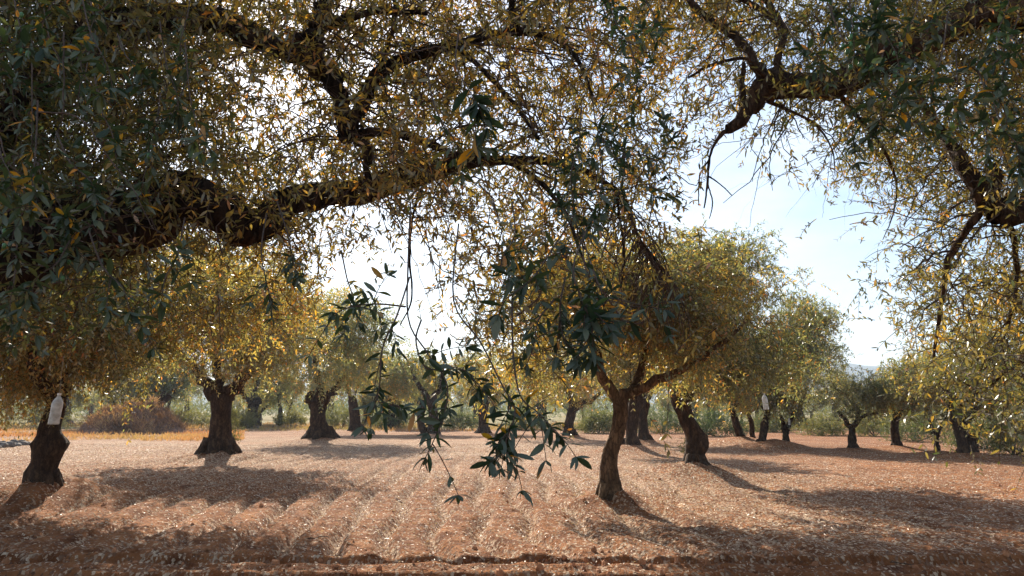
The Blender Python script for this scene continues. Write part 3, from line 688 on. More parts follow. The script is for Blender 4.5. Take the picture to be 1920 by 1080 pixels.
w = N.new('ShaderNodeMix'); w.data_type = 'VECTOR'; w.inputs[0].default_value = .08; Lk.new(mp.outputs[0], w.inputs[4]); Lk.new(fine.outputs['Color'], w.inputs[5]); Lk.new(w.outputs[1], v.inputs['Vector'])
vc = N.new('ShaderNodeSeparateColor'); Lk.new(v.outputs['Color'], vc.inputs[0])
lit = ramp(N, [(0, (.15, .07, .04)), (.35, (.30, .175, .11)), (.65, (.48, .33, .22)), (1, (.72, .58, .43))]); Lk.new(vc.outputs[0], lit.inputs[0])
at_ = N.new('ShaderNodeAttribute'); at_.attribute_name = 'litter'
# a cell of litter shows where its random value is below the local amount
ls = N.new('ShaderNodeMath'); ls.operation = 'LESS_THAN'; Lk.new(vc.outputs[1], ls.inputs[0]); Lk.new(at_.outputs['Fac'], ls.inputs[1])
mix = N.new('ShaderNodeMix'); mix.data_type = 'RGBA'; Lk.new(ls.outputs[0], mix.inputs[0]); Lk.new(soil.outputs[0], mix.inputs[6]); Lk.new(lit.outputs[0], mix.inputs[7])
bgr = ramp(N, [(.3, (.78, .74, .7)), (.7, (1.12, 1.1, 1.08))]); Lk.new(big.outputs[0], bgr.inputs[0])
mm = N.new('ShaderNodeMix'); mm.data_type = 'RGBA'; mm.blend_type = 'MULTIPLY'; mm.inputs[0].default_value = 1; Lk.new(mix.outputs[2], mm.inputs[6]); Lk.new(bgr.outputs[0], mm.inputs[7])
# beyond the field: dry grass
at2 = N.new('ShaderNodeAttribute'); at2.attribute_name = 'grassy'
gcol = ramp(N, [(.3, (.42, .26, .11)), (.55, (.2, .18, .085)), (.75, (.10, .125, .055))]); Lk.new(big.outputs[0], gcol.inputs[0])
m3 = N.new('ShaderNodeMix'); m3.data_type = 'RGBA'; Lk.new(at2.outputs['Fac'], m3.inputs[0]); Lk.new(mm.outputs[2], m3.inputs[6]); Lk.new(gcol.outputs[0], m3.inputs[7])
bp = N.new('ShaderNodeBump'); bp.inputs['Strength'].default_value = .9; bp.inputs['Distance'].default_value = .03
ad = N.new('ShaderNodeMath'); ad.operation = 'ADD'; Lk.new(fine.outputs[0], ad.inputs[0]); Lk.new(v.outputs['Distance'], ad.inputs[1]); Lk.new(ad.outputs[0], bp.inputs['Height'])
p = N.new('ShaderNodeBsdfPrincipled'); p.inputs['Roughness'].default_value = .95; p.inputs['Specular IOR Level'].default_value = .15
Lk.new(m3.outputs[2], p.inputs['Base Color']); Lk.new(bp.outputs[0], p.inputs['Normal'])
out = N.new('ShaderNodeOutputMaterial'); Lk.new(p.outputs[0], out.inputs[0])
go = gb.build('ground', m, None, (0, 0, 0), True)
go['kind'] = 'structure'
a = go.data.attributes.new('litter', 'FLOAT', 'POINT'); a.data.foreach_set('value', (LA * .95).astype(np.float32).ravel())
edge = 58 + 10 * np.clip(-GX / 40, -1, 1) * 0 + 4 * (vn2(GX / 6, GY / 6, 70) - .5)
gs = np.clip((GY - edge) / 6, 0, 1)
a = go.data.attributes.new('grassy', 'FLOAT', 'POINT'); a.data.foreach_set('value', gs.astype(np.float32).ravel())

# litter flakes
n = 185000
Yl = 5.4 + 12.6 * rng.random(n) ** .85; Xl = (rng.random(n) * 2 - 1) * (.80 * Yl + 1.5)
n2 = 70000
Y2 = 18 + 16 * rng.random(n2); X2 = (rng.random(n2) * 2 - 1) * (.78 * Y2)
Xl = np.concatenate([Xl, X2]); Yl = np.concatenate([Yl, Y2])
am = litter_amount(Xl, Yl)
kp = rng.random(len(Xl)) < am * 1.0 + .02
Xl = Xl[kp]; Yl = Yl[kp]; n = len(Xl)
far = np.clip((Yl - 14) / 14, 0, 1)
lb = Buf()
P = np.stack([Xl, Yl, gh(Xl, Yl) + .004 + .012 * rng.random(n)], 1)
a = rng.uniform(0, 2 * PI, n)
D = np.stack([np.cos(a), np.sin(a), rng.normal(size=n) * .3], 1)
Nn = np.array([0, 0, 1.]) + rng.normal(size=(n, 3)) * .4
Lf = rng.uniform(.028, .058, n) * (1 + far * .5) * np.clip(Yl / 10, .72, 1); Wf = Lf * rng.uniform(.2, .36, n)
leaves(lb, P, D, Nn, Lf, Wf, 'lo', np.clip(rng.random(n) ** 1.25, 0, 1))
tag(lb.build('leaf_litter', M['leaf_litter']), 'pale dry leaves and chips strewn over the red furrowed soil', 'leaf litter', None, 'stuff')

# clods of earth
n = 5200; Yc = 5.6 + 14 * rng.random(n) ** 1.5; Xc = (rng.random(n) * 2 - 1) * (.8 * Yc + .5)
kc = rng.random(n) < .05 + .95 * (Yc < 8.4); Xc = Xc[kc]; Yc = Yc[kc]; n = len(Xc)
th = np.linspace(0, PI, 5)[:, None]; ph = np.linspace(0, 2 * PI, 7, endpoint=False)[None]
Dc = np.stack([np.sin(th) * np.cos(ph), np.sin(th) * np.sin(ph), np.cos(th) * np.ones_like(ph)], -1)
rc = .010 + .034 * rng.random(n) ** 3.5
Vc = np.stack([Xc, Yc, gh(Xc, Yc) + rc * .2], 1)[:, None, None] + Dc[None] * (rc[:, None] * rng.uniform(.6, 1.3, (n, 3)))[:, None, None] * rng.uniform(.75, 1.2, (n, 5, 7, 1))
ii = np.arange(n * 35).reshape(n, 5, 7); a_ = ii[:, :-1]; b2 = np.roll(a_, -1, 2); c_ = ii[:, 1:]; d_ = np.roll(c_, -1, 2)
cb = Buf(); cb.add(Vc, np.stack([a_, c_, d_, b2], -1))
M['clod'] = plain('red_earth_clod', (.36, .17, .085), .95, 8, .4, .5)
tag(cb.build('soil_clods', M['clod']), 'small crumbly clods of red earth lying over the tilled ground', 'soil clods', None, 'stuff')

# fallen sticks
for i, (px, py, L_, an) in enumerate([(590, 1015, .35, .3), (140, 1052, .3, .1), (1700, 1060, .3, 2.8)]):
    p = gp(px, py); b = Buf(); t = np.linspace(-.5, .5, 7)[:, None]
    q = np.array([p[0], p[1], g1(p[0], p[1]) + .015]) + t * L_ * np.array([math.cos(an), math.sin(an), .05]) + rng.normal(size=(7, 3)) * .008
    tubes(b, q, np.linspace(.008, .004, 7), 6)
    lab = ['short dark stick lying on the furrows left of centre', 'thin twig lying on the shaded soil at lower left', 'short twig lying in the shade at lower right'][i]
    tag(b.build('stick', M['twig'], None, tuple(q[3])), lab, 'stick')

# dry grass along the far edge and on the left
n = 26000
Yg = rng.uniform(54, 78, n); Xg = Yg * rng.uniform(-.8, .8, n)
k = vn2(Xg / 3, Yg / 3, 80) > .45
Xg = Xg[k]; Yg = Yg[k]
n3 = 9000; Y3 = rng.uniform(37, 56, n3); X3 = rng.uniform(-.75, -.36, n3) * Y3
k = vn2(X3 / 2, Y3 / 2, 81) > .4; X3 = X3[k]; Y3 = Y3[k]
Xg = np.concatenate([Xg, X3]); Yg = np.concatenate([Yg, Y3]); n = len(Xg)
b = Buf(); blades(b, Xg, Yg, gh(Xg, Yg) - .02, rng.uniform(.15, .55, n) * np.where(Yg < 56, .6, 1.), np.full(n, .05), np.clip(.5 + .9 * (vn2(Xg / 4, Yg / 4, 82) - .45) + rng.normal(size=n) * .1 + np.where(Yg < 56, .12, -.1), 0, 1))
tag(b.build('dry_grass', M['grass']), 'straw coloured dry grass along the far edge of the field', 'grass', None, 'stuff')

# ------------------------------------------------------------------ hills
azs = np.linspace(-1.0, 1.0, 160); rs = np.linspace(1150, 2500, 40)
A, Rr = np.meshgrid(azs, rs)
px_ = 960 + F * np.tan(A)
crest = 42 + 46 * np.exp(-((px_ - 1560) / 190) ** 2) + 42 * np.exp(-((px_ - 820) / 260) ** 2) + 30 * np.exp(-((px_ - 150) / 300) ** 2) + 14 * (fbm2(A * 14, A * 0, 4, 90) - .5)
prof = np.clip(1 - np.abs(Rr - 1800) / 650, 0, 1); prof = prof * prof * (3 - 2 * prof)
Hz = crest * prof * (1 + .25 * (fbm2(A * 30, Rr / 120, 4, 91) - .5)) * 1.2 - 3
hbuf = Buf(); idx = np.arange(A.size).reshape(A.shape)
hbuf.add(np.stack([Rr * np.sin(A), Rr * np.cos(A), Hz], -1), np.stack([idx[:-1, :-1], idx[:-1, 1:], idx[1:, 1:], idx[1:, :-1]], -1))
M['hill'] = plain('hill_scrub', (.05, .075, .065), .95, .02, .4, .2)
ho = hbuf.build('hills', M['hill'], None, (0, 0, 0), True); ho['kind'] = 'structure'

# ------------------------------------------------------------------ foreground trees
def ptr(l):
    return np.array([[*at(px, py, Y), r * mpp(px, py, Y)] for px, py, Y, r in l])

DM = ["99999975555566666655666555667777",
      "99999875444566555545444445677777",
      "99998754334566555544443445677767",
      "99998743334555555554443334567777",
      "99987644455555555554432122456666",
      "88889866666655555555420001245566",
      "88876655555401355554510000012345",
      "77776544443300355544310000012334",
      "87765433433200355432100000012445",
      "53111111111100354321000000012456",
      "10000000000000243210000000012455",
      "00000000000000010110000000001345",
      "00000000000000000000000000000234",
      "00000000000000000000000000000011",
      "00000000000000000000000000000000"]
DG = np.array([[int(c) for c in r] for r in DM], float)
DG[2, 22:25] = (3, 3, 4); DG[3, 20:27] = (4, 3, 2, 2, 2, 3, 4); DG[4, 20:27] = (3, 1, 0, 0, 1, 1, 3); DG[5, 20:28] = (2, 0, 0, 0, 0, 0, 1, 3); DG[6, 20:28] = (2, 0, 0, 0, 0, 0, 0, 1); DG[7, 21:28] = (1, 0, 0, 0, 0, 0, 1)

def dens(px, py):
    gx = px / 60 - .5; gy = py / 60 - .5
    x0 = np.floor(gx).astype(int); y0 = np.floor(gy).astype(int); fx = gx - x0; fy = gy - y0
    cx = lambda v: np.clip(v, 0, 31); cy = lambda v: np.clip(v, 0, 14)
    return (DG[cy(y0), cx(x0)] * (1 - fx) + DG[cy(y0), cx(x0 + 1)] * fx) * (1 - fy) + (DG[cy(y0 + 1), cx(x0)] * (1 - fx) + DG[cy(y0 + 1), cx(x0 + 1)] * fx) * fy

def canopy_points(x0, x1, y0, y1, n, Ya, Yb, pw=1.35):
    px = rng.uniform(x0, x1, n * 3); py = rng.uniform(y0, y1, n * 3)
    d = dens(px, py); d = np.where(py < -30, d * .75, d)
    patch = vn2(px / 55, py / 45, 99) * .7 + vn2(px / 24, py / 20, 98) * .5
    pr = (d / 9) ** pw * np.clip(.25 + patch * 1.2, 0, 1.4)
    k = rng.random(n * 3) < pr
    px = px[k]; py = py[k]
    Yv = rng.uniform(0, 1, len(px)); fr = (rng.random(len(px)) < .2) | (px < 330) & (rng.random(len(px)) < .15); Yv = np.where(fr, Ya - 1.3 + 1.3 * Yv, Ya + (Yb - Ya) * Yv)
    P = np.array([at(a, b, c) for a, b, c in zip(px, py, Yv)])
    return P, px, py

def limb(parts, root, origin, mat, gn=.22, seed=0, sides=20, n=44):
    out = []
    for i, (l, g) in enumerate(parts):
        s = smooth(ptr(l), n); rr_ = s[:, 3:4]; hq = np.arange(n)[:, None] * .55 + i * 7 + seed
        s[1:-1, :3] += (np.concatenate([vn2(hq, hq * 0 + q, seed) for q in (1.5, 2.5, 3.5)], 1)[1:-1] - .5) * rr_[1:-1] * 1.1; s[:, 3:4] *= .88 + .3 * vn2(hq * .9, hq * 0 + 7, seed)
        b = Buf(); tubes(b, s[:, :3], s[:, 3], sides, .5, 0, g, seed + i)
        b.build('limb', mat, root, origin, True); out.append(s)
    return out

# left tree
oA = np.array([-4.7, 3.3, 0.])
TREES_A = empty('olive_tree', tuple(oA), 'great old olive tree whose thick black limb and dark crown fill the upper left', 'tree', 'olive trees arching over the viewer')
tA = np.array([[-4.7, 3.3, -.2, .42], [-4.75, 3.3, .5, .36], [-4.6, 3.35, 1.2, .33], [-4.3, 3.45, 1.8, .3], [-3.9, 3.6, 2.1, .26]])
sA = smooth(tA, 30); b = Buf(); tubes(b, sA[:, :3], sA[:, 3], 32, .5, 0, .25, 3); b.build('trunk', M['bark_big'], TREES_A, oA, True)
join = [(-250, 500, 3.6, 88)]
LA_ = limb([
    (join + [(-80, 480, 3.7, 80), (60, 455, 3.8, 72), (160, 440, 3.9, 66), (260, 405, 4.0, 56), (335, 376, 4.1, 50), (400, 384, 4.15, 46), (450, 405, 4.2, 40), (488, 418, 4.25, 36), (530, 385, 4.35, 30), (590, 366, 4.45, 27), (660, 352, 4.55, 24), (740, 335, 4.7, 19), (830, 318, 4.8, 15), (920, 306, 4.9, 11), (1010, 300, 5.0, 8), (1090, 318, 5.0, 6), (1150, 352, 4.9, 5)], .28),
    ([(-200, 470, 3.7, 60), (-60, 300, 4.0, 45), (80, 150, 4.2, 38), (200, 60, 4.4, 30), (320, 28, 4.5, 26), (400, 38, 4.5, 22), (460, 68, 4.5, 23), (520, 95, 4.5, 22), (580, 103, 4.5, 20), (612, 140, 4.5, 18), (637, 175, 4.5, 14), (641, 215, 4.5, 13), (642, 258, 4.5, 11)], .2),
    ([(575, 105, 4.5, 17), (588, 75, 4.5, 15), (598, 40, 4.5, 14), (612, -10, 4.5, 13), (625, -80, 4.5, 10), (650, -180, 4.4, 7)], .15),
    ([(520, 92, 4.5, 12), (560, 72, 4.4, 9), (600, 55, 4.3, 8), (650, 35, 4.2, 7), (720, 20, 4.1, 6), (800, 25, 4.0, 4)], .1),
    ([(642, 258, 4.5, 12), (655, 240, 4.48, 13), (672, 200, 4.45, 13), (700, 155, 4.4, 12), (735, 120, 4.4, 11), (790, 103, 4.35, 10), (850, 84, 4.3, 9), (920, 66, 4.3, 8), (985, 60, 4.2, 7), (1045, 75, 4.2, 5), (1085, 115, 4.1, 4), (1110, 180, 4.0, 3)], .1),
    ([(648, 255, 4.5, 10), (675, 262, 4.5, 9), (690, 290, 4.5, 8), (688, 325, 4.5, 6), (705, 365, 4.5, 4)], .1),
    ([(660, 255, 4.5, 9), (720, 248, 4.4, 8), (790, 262, 4.3, 8), (850, 290, 4.2, 7), (930, 300, 4.1, 6), (1000, 330, 4.0, 5), (1060, 400, 3.8, 4), (1090, 480, 3.6, 3)], .1),
    ([(700, 155, 4.4, 6), (725, 90, 4.3, 5), (740, 30, 4.2, 4), (735, -60, 4.1, 3)], .1),
    ([(850, 84, 4.3, 6), (905, 130, 4.1, 4), (960, 190, 3.9, 3.5), (1010, 260, 3.6, 3)], .08),
    ([(975, 60, 4.2, 6), (960, 20, 4.1, 6), (970, -40, 4.0, 5)], .1),
    ([(1150, 352, 4.9, 5), (1180, 390, 4.9, 3.4), (1195, 440, 4.9, 2.6), (1230, 490, 4.9, 1.8), (1255, 540, 4.9, .8)], .08),
    ([(1155, 360, 4.9, 3), (1165, 430, 4.85, 2.2), (1170, 490, 4.8, 1.6), (1165, 540, 4.8, .8)], .08),
    ([(240, 395, 4.0, 9), (262, 340, 4.1, 7), (300, 305, 4.3, 5), (350, 270, 4.5, 3)], .15),
    ([(800, 330, 4.7, 3.5), (775, 400, 4.6, 2.4), (768, 480, 4.5, 2), (772, 560, 4.4, 1.6), (750, 610, 4.3, 1)], .05),
], TREES_A, oA, M['bark_big'], seed=20)

def arcs(buf, src, n, x0, x1, y0, y1, lo, hi, bias):
    """bare curving branchlets that leave the limbs and droop"""
    P = []; R_ = []; tries = 0
    while len(P) < n and tries < n * 60:
        tries += 1
        a = src[rng.integers(len(src))]; v = a[:3] - np.array([0, 0, CAMH])
        yc = v[1] * CT + v[2] * ST; zc = -v[1] * ST + v[2] * CT
        px = 960 + F * v[0] / yc; py = 540 - F * zc / yc
        if not (x0 < px < x1 and y0 < py < y1): continue
        ln = rng.uniform(lo, hi); d = nrm(np.array(bias) + rng.normal(size=3) * np.array([.7, .6, .6]))
        d2 = nrm(d + rng.normal(size=3) * .5 + np.array([0, 0, -.9])); K = 12; t = np.linspace(0, 1, K)[:, None]
        p = a[:3] + d * ln * t + (d2 - d) * ln * .55 * t ** 2 + rng.normal(size=(K, 3)) * .008 * np.sin(t * PI)
        P.append(p); r0 = min(a[3] * .5, rng.uniform(.004, .0095)); R_.append(np.linspace(r0, r0 * .35, K))
        if rng.random() < .7: src = np.concatenate([src, np.concatenate([p, np.full((K, 1), r0 * .9)], 1)[3:9]])
    tubes(buf, np.array(P), np.array(R_), 4, .5, 1)
    return src
WA = np.concatenate(LA_ + [sA[18:]])
C, px, py = canopy_points(-420, 1245, -520, 840, 2550, 4.7, 7.4)
kk = np.linalg.norm(C - np.array([0, 0, CAMH]), axis=1) > 2.2; C = C[kk]; px = px[kk]; py = py[kk]
bc = Buf()
WA = arcs(bc, WA, 330, 560, 1080, -120, 420, .35, 1.1, (.6, -.1, .1))
WA = arcs(bc, WA, 90, 0, 700, -60, 460, .3, .8, (.1, -.2, .1))
connect(bc, C, WA[:, :3], WA[:, 3], seg=7, sides=4, r1=.006, sag=.14, jit=.22)
O = nrm(rng.normal(size=C.shape) * np.array([1, 1, .3]) + np.array([.2, -.2, -.2]))
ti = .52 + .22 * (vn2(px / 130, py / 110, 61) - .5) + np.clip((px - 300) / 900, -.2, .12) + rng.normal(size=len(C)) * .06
half = len(C) // 2
foliage(bc, C, O, .17, 8, 6, .22, .054, .0155, 'mid', ti, .13, .22, down=.08, wood=True, twr=.0022, orange=.035)
bc.build('crown', [M['leaf_near'], M['twig']], TREES_A, oA)

# right tree
oB = np.array([5.3, 3.6, 0.])
TB = empty('olive_tree', tuple(oB), 'large sunlit olive tree whose limbs reach in and droop from the upper right', 'tree', 'olive trees arching over the viewer')
tB = np.array([[5.3, 3.6, -.2, .4], [5.25, 3.6, .6, .33], [5.1, 3.65, 1.4, .3], [4.8, 3.8, 2.2, .27], [4.3, 4.0, 2.7, .2]])
sB = smooth(tB, 30); b = Buf(); tubes(b, sB[:, :3], sB[:, 3], 32, .5, 0, .25, 8); b.build('trunk', M['bark_big'], TB, oB, True)
LB = limb([
    ([(2250, 200, 3.9, 60), (2100, 60, 4.0, 46), (1980, 0, 4.1, 38), (1860, 28, 4.2, 33), (1760, 62, 4.3, 30), (1670, 100, 4.3, 28), (1600, 138, 4.4, 26), (1540, 158, 4.4, 23), (1480, 163, 4.45, 21), (1440, 166, 4.5, 21), (1415, 190, 4.5, 17), (1390, 222, 4.5, 14), (1362, 242, 4.5, 8)], .22),
    ([(1438, 164, 4.5, 12), (1422, 130, 4.5, 10), (1400, 95, 4.55, 9), (1376, 68, 4.6, 8), (1340, 42, 4.6, 7), (1305, 15, 4.7, 6), (1270, -40, 4.8, 4)], .12),
    ([(1455, 155, 4.5, 8), (1458, 110, 4.5, 7), (1470, 60, 4.5, 6), (1450, 20, 4.6, 6), (1420, -20, 4.7, 5)], .12),
    ([(1452, 156, 4.5, 6), (1425, 135, 4.4, 4), (1400, 110, 4.4, 3), (1340, 120, 4.5, 3), (1290, 145, 4.6, 2.5)], .1),
    ([(1470, 58, 4.5, 5), (1430, 20, 4.6, 5), (1380, -10, 4.6, 5), (1370, -60, 4.6, 4)], .1),
    ([(1395, 215, 4.5, 7), (1392, 175, 4.6, 6), (1394, 120, 4.6, 4)], .1),
    ([(1366, 240, 4.5, 6), (1345, 262, 4.5, 3), (1330, 300, 4.5, 2.5), (1326, 350, 4.5, 2), (1320, 390, 4.5, 1.4)], .05),
    ([(1330, 300, 4.5, 1.8), (1312, 330, 4.5, 1.5), (1310, 385, 4.5, 1)], .02),
    ([(1328, 330, 4.5, 1.6), (1350, 345, 4.4, 1.2), (1372, 366, 4.4, .9)], .02),
    ([(1327, 345, 4.5, 1.5), (1336, 380, 4.5, 1.2), (1330, 410, 4.5, .8)], .02),
    ([(2200, 430, 4.3, 50), (2060, 400, 4.4, 36), (1960, 396, 4.5, 28), (1900, 394, 4.5, 23), (1860, 386, 4.6, 22), (1838, 362, 4.6, 20), (1815, 325, 4.6, 16), (1793, 290, 4.7, 13), (1772, 258, 4.8, 10), (1735, 205, 4.9, 7), (1700, 150, 5.0, 5)], .25),
    ([(1852, 362, 4.6, 12), (1866, 335, 4.6, 11), (1862, 312, 4.6, 8)], .2),
    ([(1845, 384, 4.6, 9), (1825, 415, 4.6, 7), (1795, 455, 4.7, 6.5), (1775, 500, 4.8, 5.5), (1768, 550, 4.9, 4.5), (1760, 600, 5.0, 3.5), (1750, 680, 5.2, 2.5)], .1),
    ([(1880, 392, 4.6, 7), (1900, 450, 4.8, 5), (1905, 540, 5.0, 4), (1880, 640, 5.3, 3)], .1),
    ([(1560, 160, 4.4, 6), (1600, 210, 4.6, 4), (1650, 270, 4.9, 3), (1680, 340, 5.2, 2), (1675, 400, 5.4, 1.2), (1655, 450, 5.5, .6)], .1),
    ([(1440, 190, 4.5, 4), (1480, 208, 4.6, 3), (1530, 235, 4.8, 2), (1560, 280, 5.0, 1.4), (1566, 330, 5.2, .6)], .08),
    ([(2060, 400, 4.4, 20), (2030, 560, 5.0, 14), (1960, 640, 5.6, 8), (1880, 700, 6.2, 5), (1800, 760, 6.6, 3)], .1),
], TB, oB, M['bark'], seed=60)
WB = np.concatenate(LB + [sB[18:]])
C, px, py = canopy_points(1235, 2340, -460, 880, 2450, 5.0, 8.0)
bc = Buf()
WB = arcs(bc, WB, 130, 1420, 1960, -60, 620, .3, .9, (-.5, 0, -.1))
connect(bc, C, WB[:, :3], WB[:, 3], seg=7, sides=4, r1=.005, sag=.12, jit=.2)
O = nrm(rng.normal(size=C.shape) * np.array([1, 1, .3]) + np.array([-.2, -.2, -.2]))
ti = .52 + .25 * (vn2(px / 120, py / 100, 62) - .5) + rng.normal(size=len(C)) * .06
foliage(bc, C, O, .17, 8, 6, .22, .048, .0135, 'mid', ti, .12, .25, down=.12, wood=True, twr=.002, orange=.045)
bc.build('crown', [M['leaf_near'], M['twig']], TB, oB)

# ------------------------------------------------------------------ hanging leafy sprays close to the viewer
def spray(root, org, pts, n=9, L=.042, t=.18, tsd=.2, r=.0024, s0=.35, sprigs=3, fruit=0):
    b = Buf()
    W3 = np.array([at(*p) for p in pts]); s = smooth(W3, 30)
    tubes(b, s, np.linspace(r * 1.3, r * .45, 30), 5, .5, 1)
    paths = [(s[int(30 * s0):], n)]
    for i in range(sprigs):
        k = rng.integers(int(30 * s0), 27); a = s[k]; ln = rng.uniform(.05, .12)
        dv = nrm(nrm(s[min(29, k + 1)] - s[k - 1]) * .6 + rng.normal(size=3) * .7 + np.array([0, 0, -.25]))
        tt = np.linspace(0, 1, 10)[:, None]; q = a + dv * ln * tt + np.array([0, 0, -1]) * .25 * ln * tt ** 2
        tubes(b, q, np.linspace(r * .6, r * .35, 10), 4, .5, 1); paths.append((q, max(4, int(ln * 45))))
    for q, m in paths:
        f = np.linspace(.08, 1, m) * (len(q) - 1); i0 = np.clip(f.astype(int), 0, len(q) - 2); u = (f - i0)[:, None]
        P = q[i0] * (1 - u) + q[i0 + 1] * u; tg = nrm(q[i0 + 1] - q[i0])
        a = nrm(np.cross(tg, rng.normal(size=3))); c = np.cross(tg, a)
        ph = (np.arange(m) % 2 * PI / 2 + rng.normal(size=m) * .3)[:, None]
        sd = a * np.cos(ph) + c * np.sin(ph)
        opening = np.linspace(1.1, .55, m)[:, None]
        for sg in (1, -1):
            D = tg * .42 + sd * sg * opening + rng.normal(size=(m, 3)) * .2
            N_ = tg * -.5 + np.array([0, 0, .7]) + rng.normal(size=(m, 3)) * .4
            ll = L * rng.uniform(.55, 1.2, m); tn = np.clip(t + rng.normal(size=m) * tsd, 0, 1); tn = np.where(rng.random(m) < .04, rng.uniform(.75, 1, m), tn)
            kp = rng.random(m) < .93
            leaves(b, P[kp], D[kp], N_[kp], ll[kp], (ll * rng.uniform(.27, .37, m))[kp], 'hi', tn[kp])
        aw = np.arange(4) * 1.57 + rng.random(); tw = tg[-1] * .6 + (a[-1] * np.cos(aw)[:, None] + c[-1] * np.sin(aw)[:, None]) * .8
        leaves(b, np.repeat(P[-1:], 4, 0), tw + rng.normal(size=(4, 3)) * .2, np.array([0, -.3, 1.]) + rng.normal(size=(4, 3)) * .4, L * rng.uniform(.5, 1.0, 4), L * rng.uniform(.2, .3, 4), 'hi', np.clip(t + rng.normal(size=4) * tsd, 0, 1))
    o = b.build('leafy_spray', [M['leaf_spray'], M['twig']], root, org)
    for i in range(fruit):
        k = rng.integers(12, 29); c = s[k] + rng.normal(size=3) * .014 + np.array([0, 0, -.018])
        fb = Buf(); stone_mesh(fb, c, [.0075, .0075, .0105], 1, 12, 9)
        fb.build('olive', M['olive_fruit'], o, org, True)
    return o

def SP(*a, **k):
    k['n'] = max(4, int(k.get('n', 9) * .8)); k['sprigs'] = int(k.get('sprigs', 3) * .85 + .5)
    return spray(TREES_A, oA, *a, **k)
# main hanging strands
SP([(770, 380, 2.5), (765, 500, 2.3), (766, 600, 2.1), (800, 660, 1.9), (838, 720, 1.8), (832, 780, 1.75), (816, 820, 1.7), (798, 858, 1.7)], n=16, s0=.45, sprigs=7, t=.15)
SP([(860, 420, 2.6), (850, 560, 2.3), (900, 640, 2.0), (940, 720, 1.8), (966, 770, 1.7), (948, 830, 1.65), (962, 872, 1.62)], n=16, s0=.5, sprigs=8, t=.1)
SP([(960, 560, 2.2), (962, 660, 2.0), (975, 740, 1.8), (1010, 775, 1.72), (1048, 818, 1.68)], n=12, s0=.5, sprigs=5, t=.2)
SP([(768, 520, 2.3), (745, 590, 2.0), (718, 650, 1.85), (712, 720, 1.8), (708, 745, 1.78), (720, 775, 1.75)], n=15, s0=.25, sprigs=8, t=.1)
SP([(760, 575, 2.1), (710, 570, 1.95), (660, 575, 1.85), (625, 590, 1.8)], n=10, s0=.3, sprigs=4)
SP([(790, 600, 2.2), (780, 640, 2.1), (800, 690, 2.0), (860, 690, 1.95), (900, 730, 1.9)], n=10, s0=.3, sprigs=4)
SP([(1080, 400, 2.4), (1040, 460, 2.2), (1000, 520, 2.0), (950, 560, 1.9), (935, 590, 1.9)], n=13, s0=.2, sprigs=6, L=.06)
SP([(1100, 430, 2.2), (1075, 500, 2.0), (1090, 560, 1.85), (1110, 610, 1.8), (1110, 670, 1.8)], n=14, s0=.3, sprigs=8, L=.062, t=.04)
SP([(1060, 520, 2.0), (1050, 580, 1.9), (1060, 640, 1.85), (1100, 680, 1.85)], n=12, s0=.2, sprigs=6, t=.05)
SP([(1040, 560, 2.2), (1010, 600, 2.1), (1000, 650, 2.0), (985, 690, 2.0)], n=10, s0=.2, sprigs=4, t=.15)
SP([(1100, 560, 2.2), (1150, 560, 2.1), (1200, 572, 2.0), (1245, 580, 1.95)], n=7, s0=.65, sprigs=2, t=.08)
SP([(1110, 180, 2.8), (1120, 240, 2.6), (1150, 290, 2.4), (1190, 330, 2.2), (1230, 370, 2.1)], n=15, s0=.2, sprigs=8, t=.1)
SP([(1090, 200, 2.6), (1085, 270, 2.4), (1070, 330, 2.3), (1080, 400, 2.2)], n=14, s0=.2, sprigs=8, t=.05)
SP([(1120, 260, 2.5), (1130, 320, 2.4), (1120, 380, 2.3), (1090, 440, 2.2), (1060, 460, 2.2)], n=13, s0=.2, sprigs=7, t=.12)
SP([(1060, 280, 2.5), (1040, 340, 2.4), (1052, 390, 2.3)], n=8, s0=.2, sprigs=4, t=.2)
SP([(960, 380, 2.6), (965, 440, 2.4), (940, 490, 2.3), (950, 540, 2.2)], n=12, s0=.2, sprigs=6, t=.12)
SP([(1150, 300, 2.4), (1200, 290, 2.3), (1235, 300, 2.3), (1260, 262, 2.3)], n=8, s0=.3, sprigs=3, t=.05)
SP([(1090, -60, 2.4), (1130, -20, 2.3), (1150, 30, 2.2), (1170, 85, 2.1)], n=14, s0=.3, sprigs=7, t=.05)
SP([(1200, -60, 2.4), (1210, 0, 2.3), (1230, 40, 2.2), (1205, 80, 2.2)], n=11, s0=.3, sprigs=6, t=.1)
SP([(1180, 80, 2.6), (1195, 140, 2.5), (1185, 200, 2.4)], n=9, s0=.2, sprigs=4, t=.2)
SP([(860, 60, 2.4), (855, 120, 2.2), (880, 170, 2.0), (900, 200, 2.0)], n=7, s0=.6, sprigs=3, t=.03, L=.066)
SP([(800, 120, 2.4), (815, 200, 2.2), (850, 260, 2.1), (870, 290, 2.1)], n=7, s0=.4, sprigs=3, t=.4)
SP([(520, 380, 2.7), (540, 440, 2.5), (550, 490, 2.4), (560, 520, 2.4)], n=7, s0=.5, sprigs=3, t=.1)
SP([(500, 400, 2.6), (490, 470, 2.4), (500, 530, 2.3), (512, 572, 2.3)], n=7, s0=.6, sprigs=2, t=.1)
SP([(640, 470, 2.6), (650, 520, 2.3), (660, 560, 2.1), (640, 610, 2.0)], n=9, s0=.4, sprigs=4, t=.1)
SP([(880, 200, 3), (900, 300, 2.8), (930, 400, 2.7), (960, 500, 2.6)], n=10, s0=.3, sprigs=4, t=.3)
SP([(1090, 440, 2.3), (1110, 500, 2.0), (1130, 560, 1.9), (1130, 610, 1.9)], n=12, s0=.2, sprigs=7, t=.05)
SP([(1130, 230, 2.6), (1170, 290, 2.4), (1160, 360, 2.3), (1130, 400, 2.3)], n=12, s0=.2, sprigs=7, t=.15)
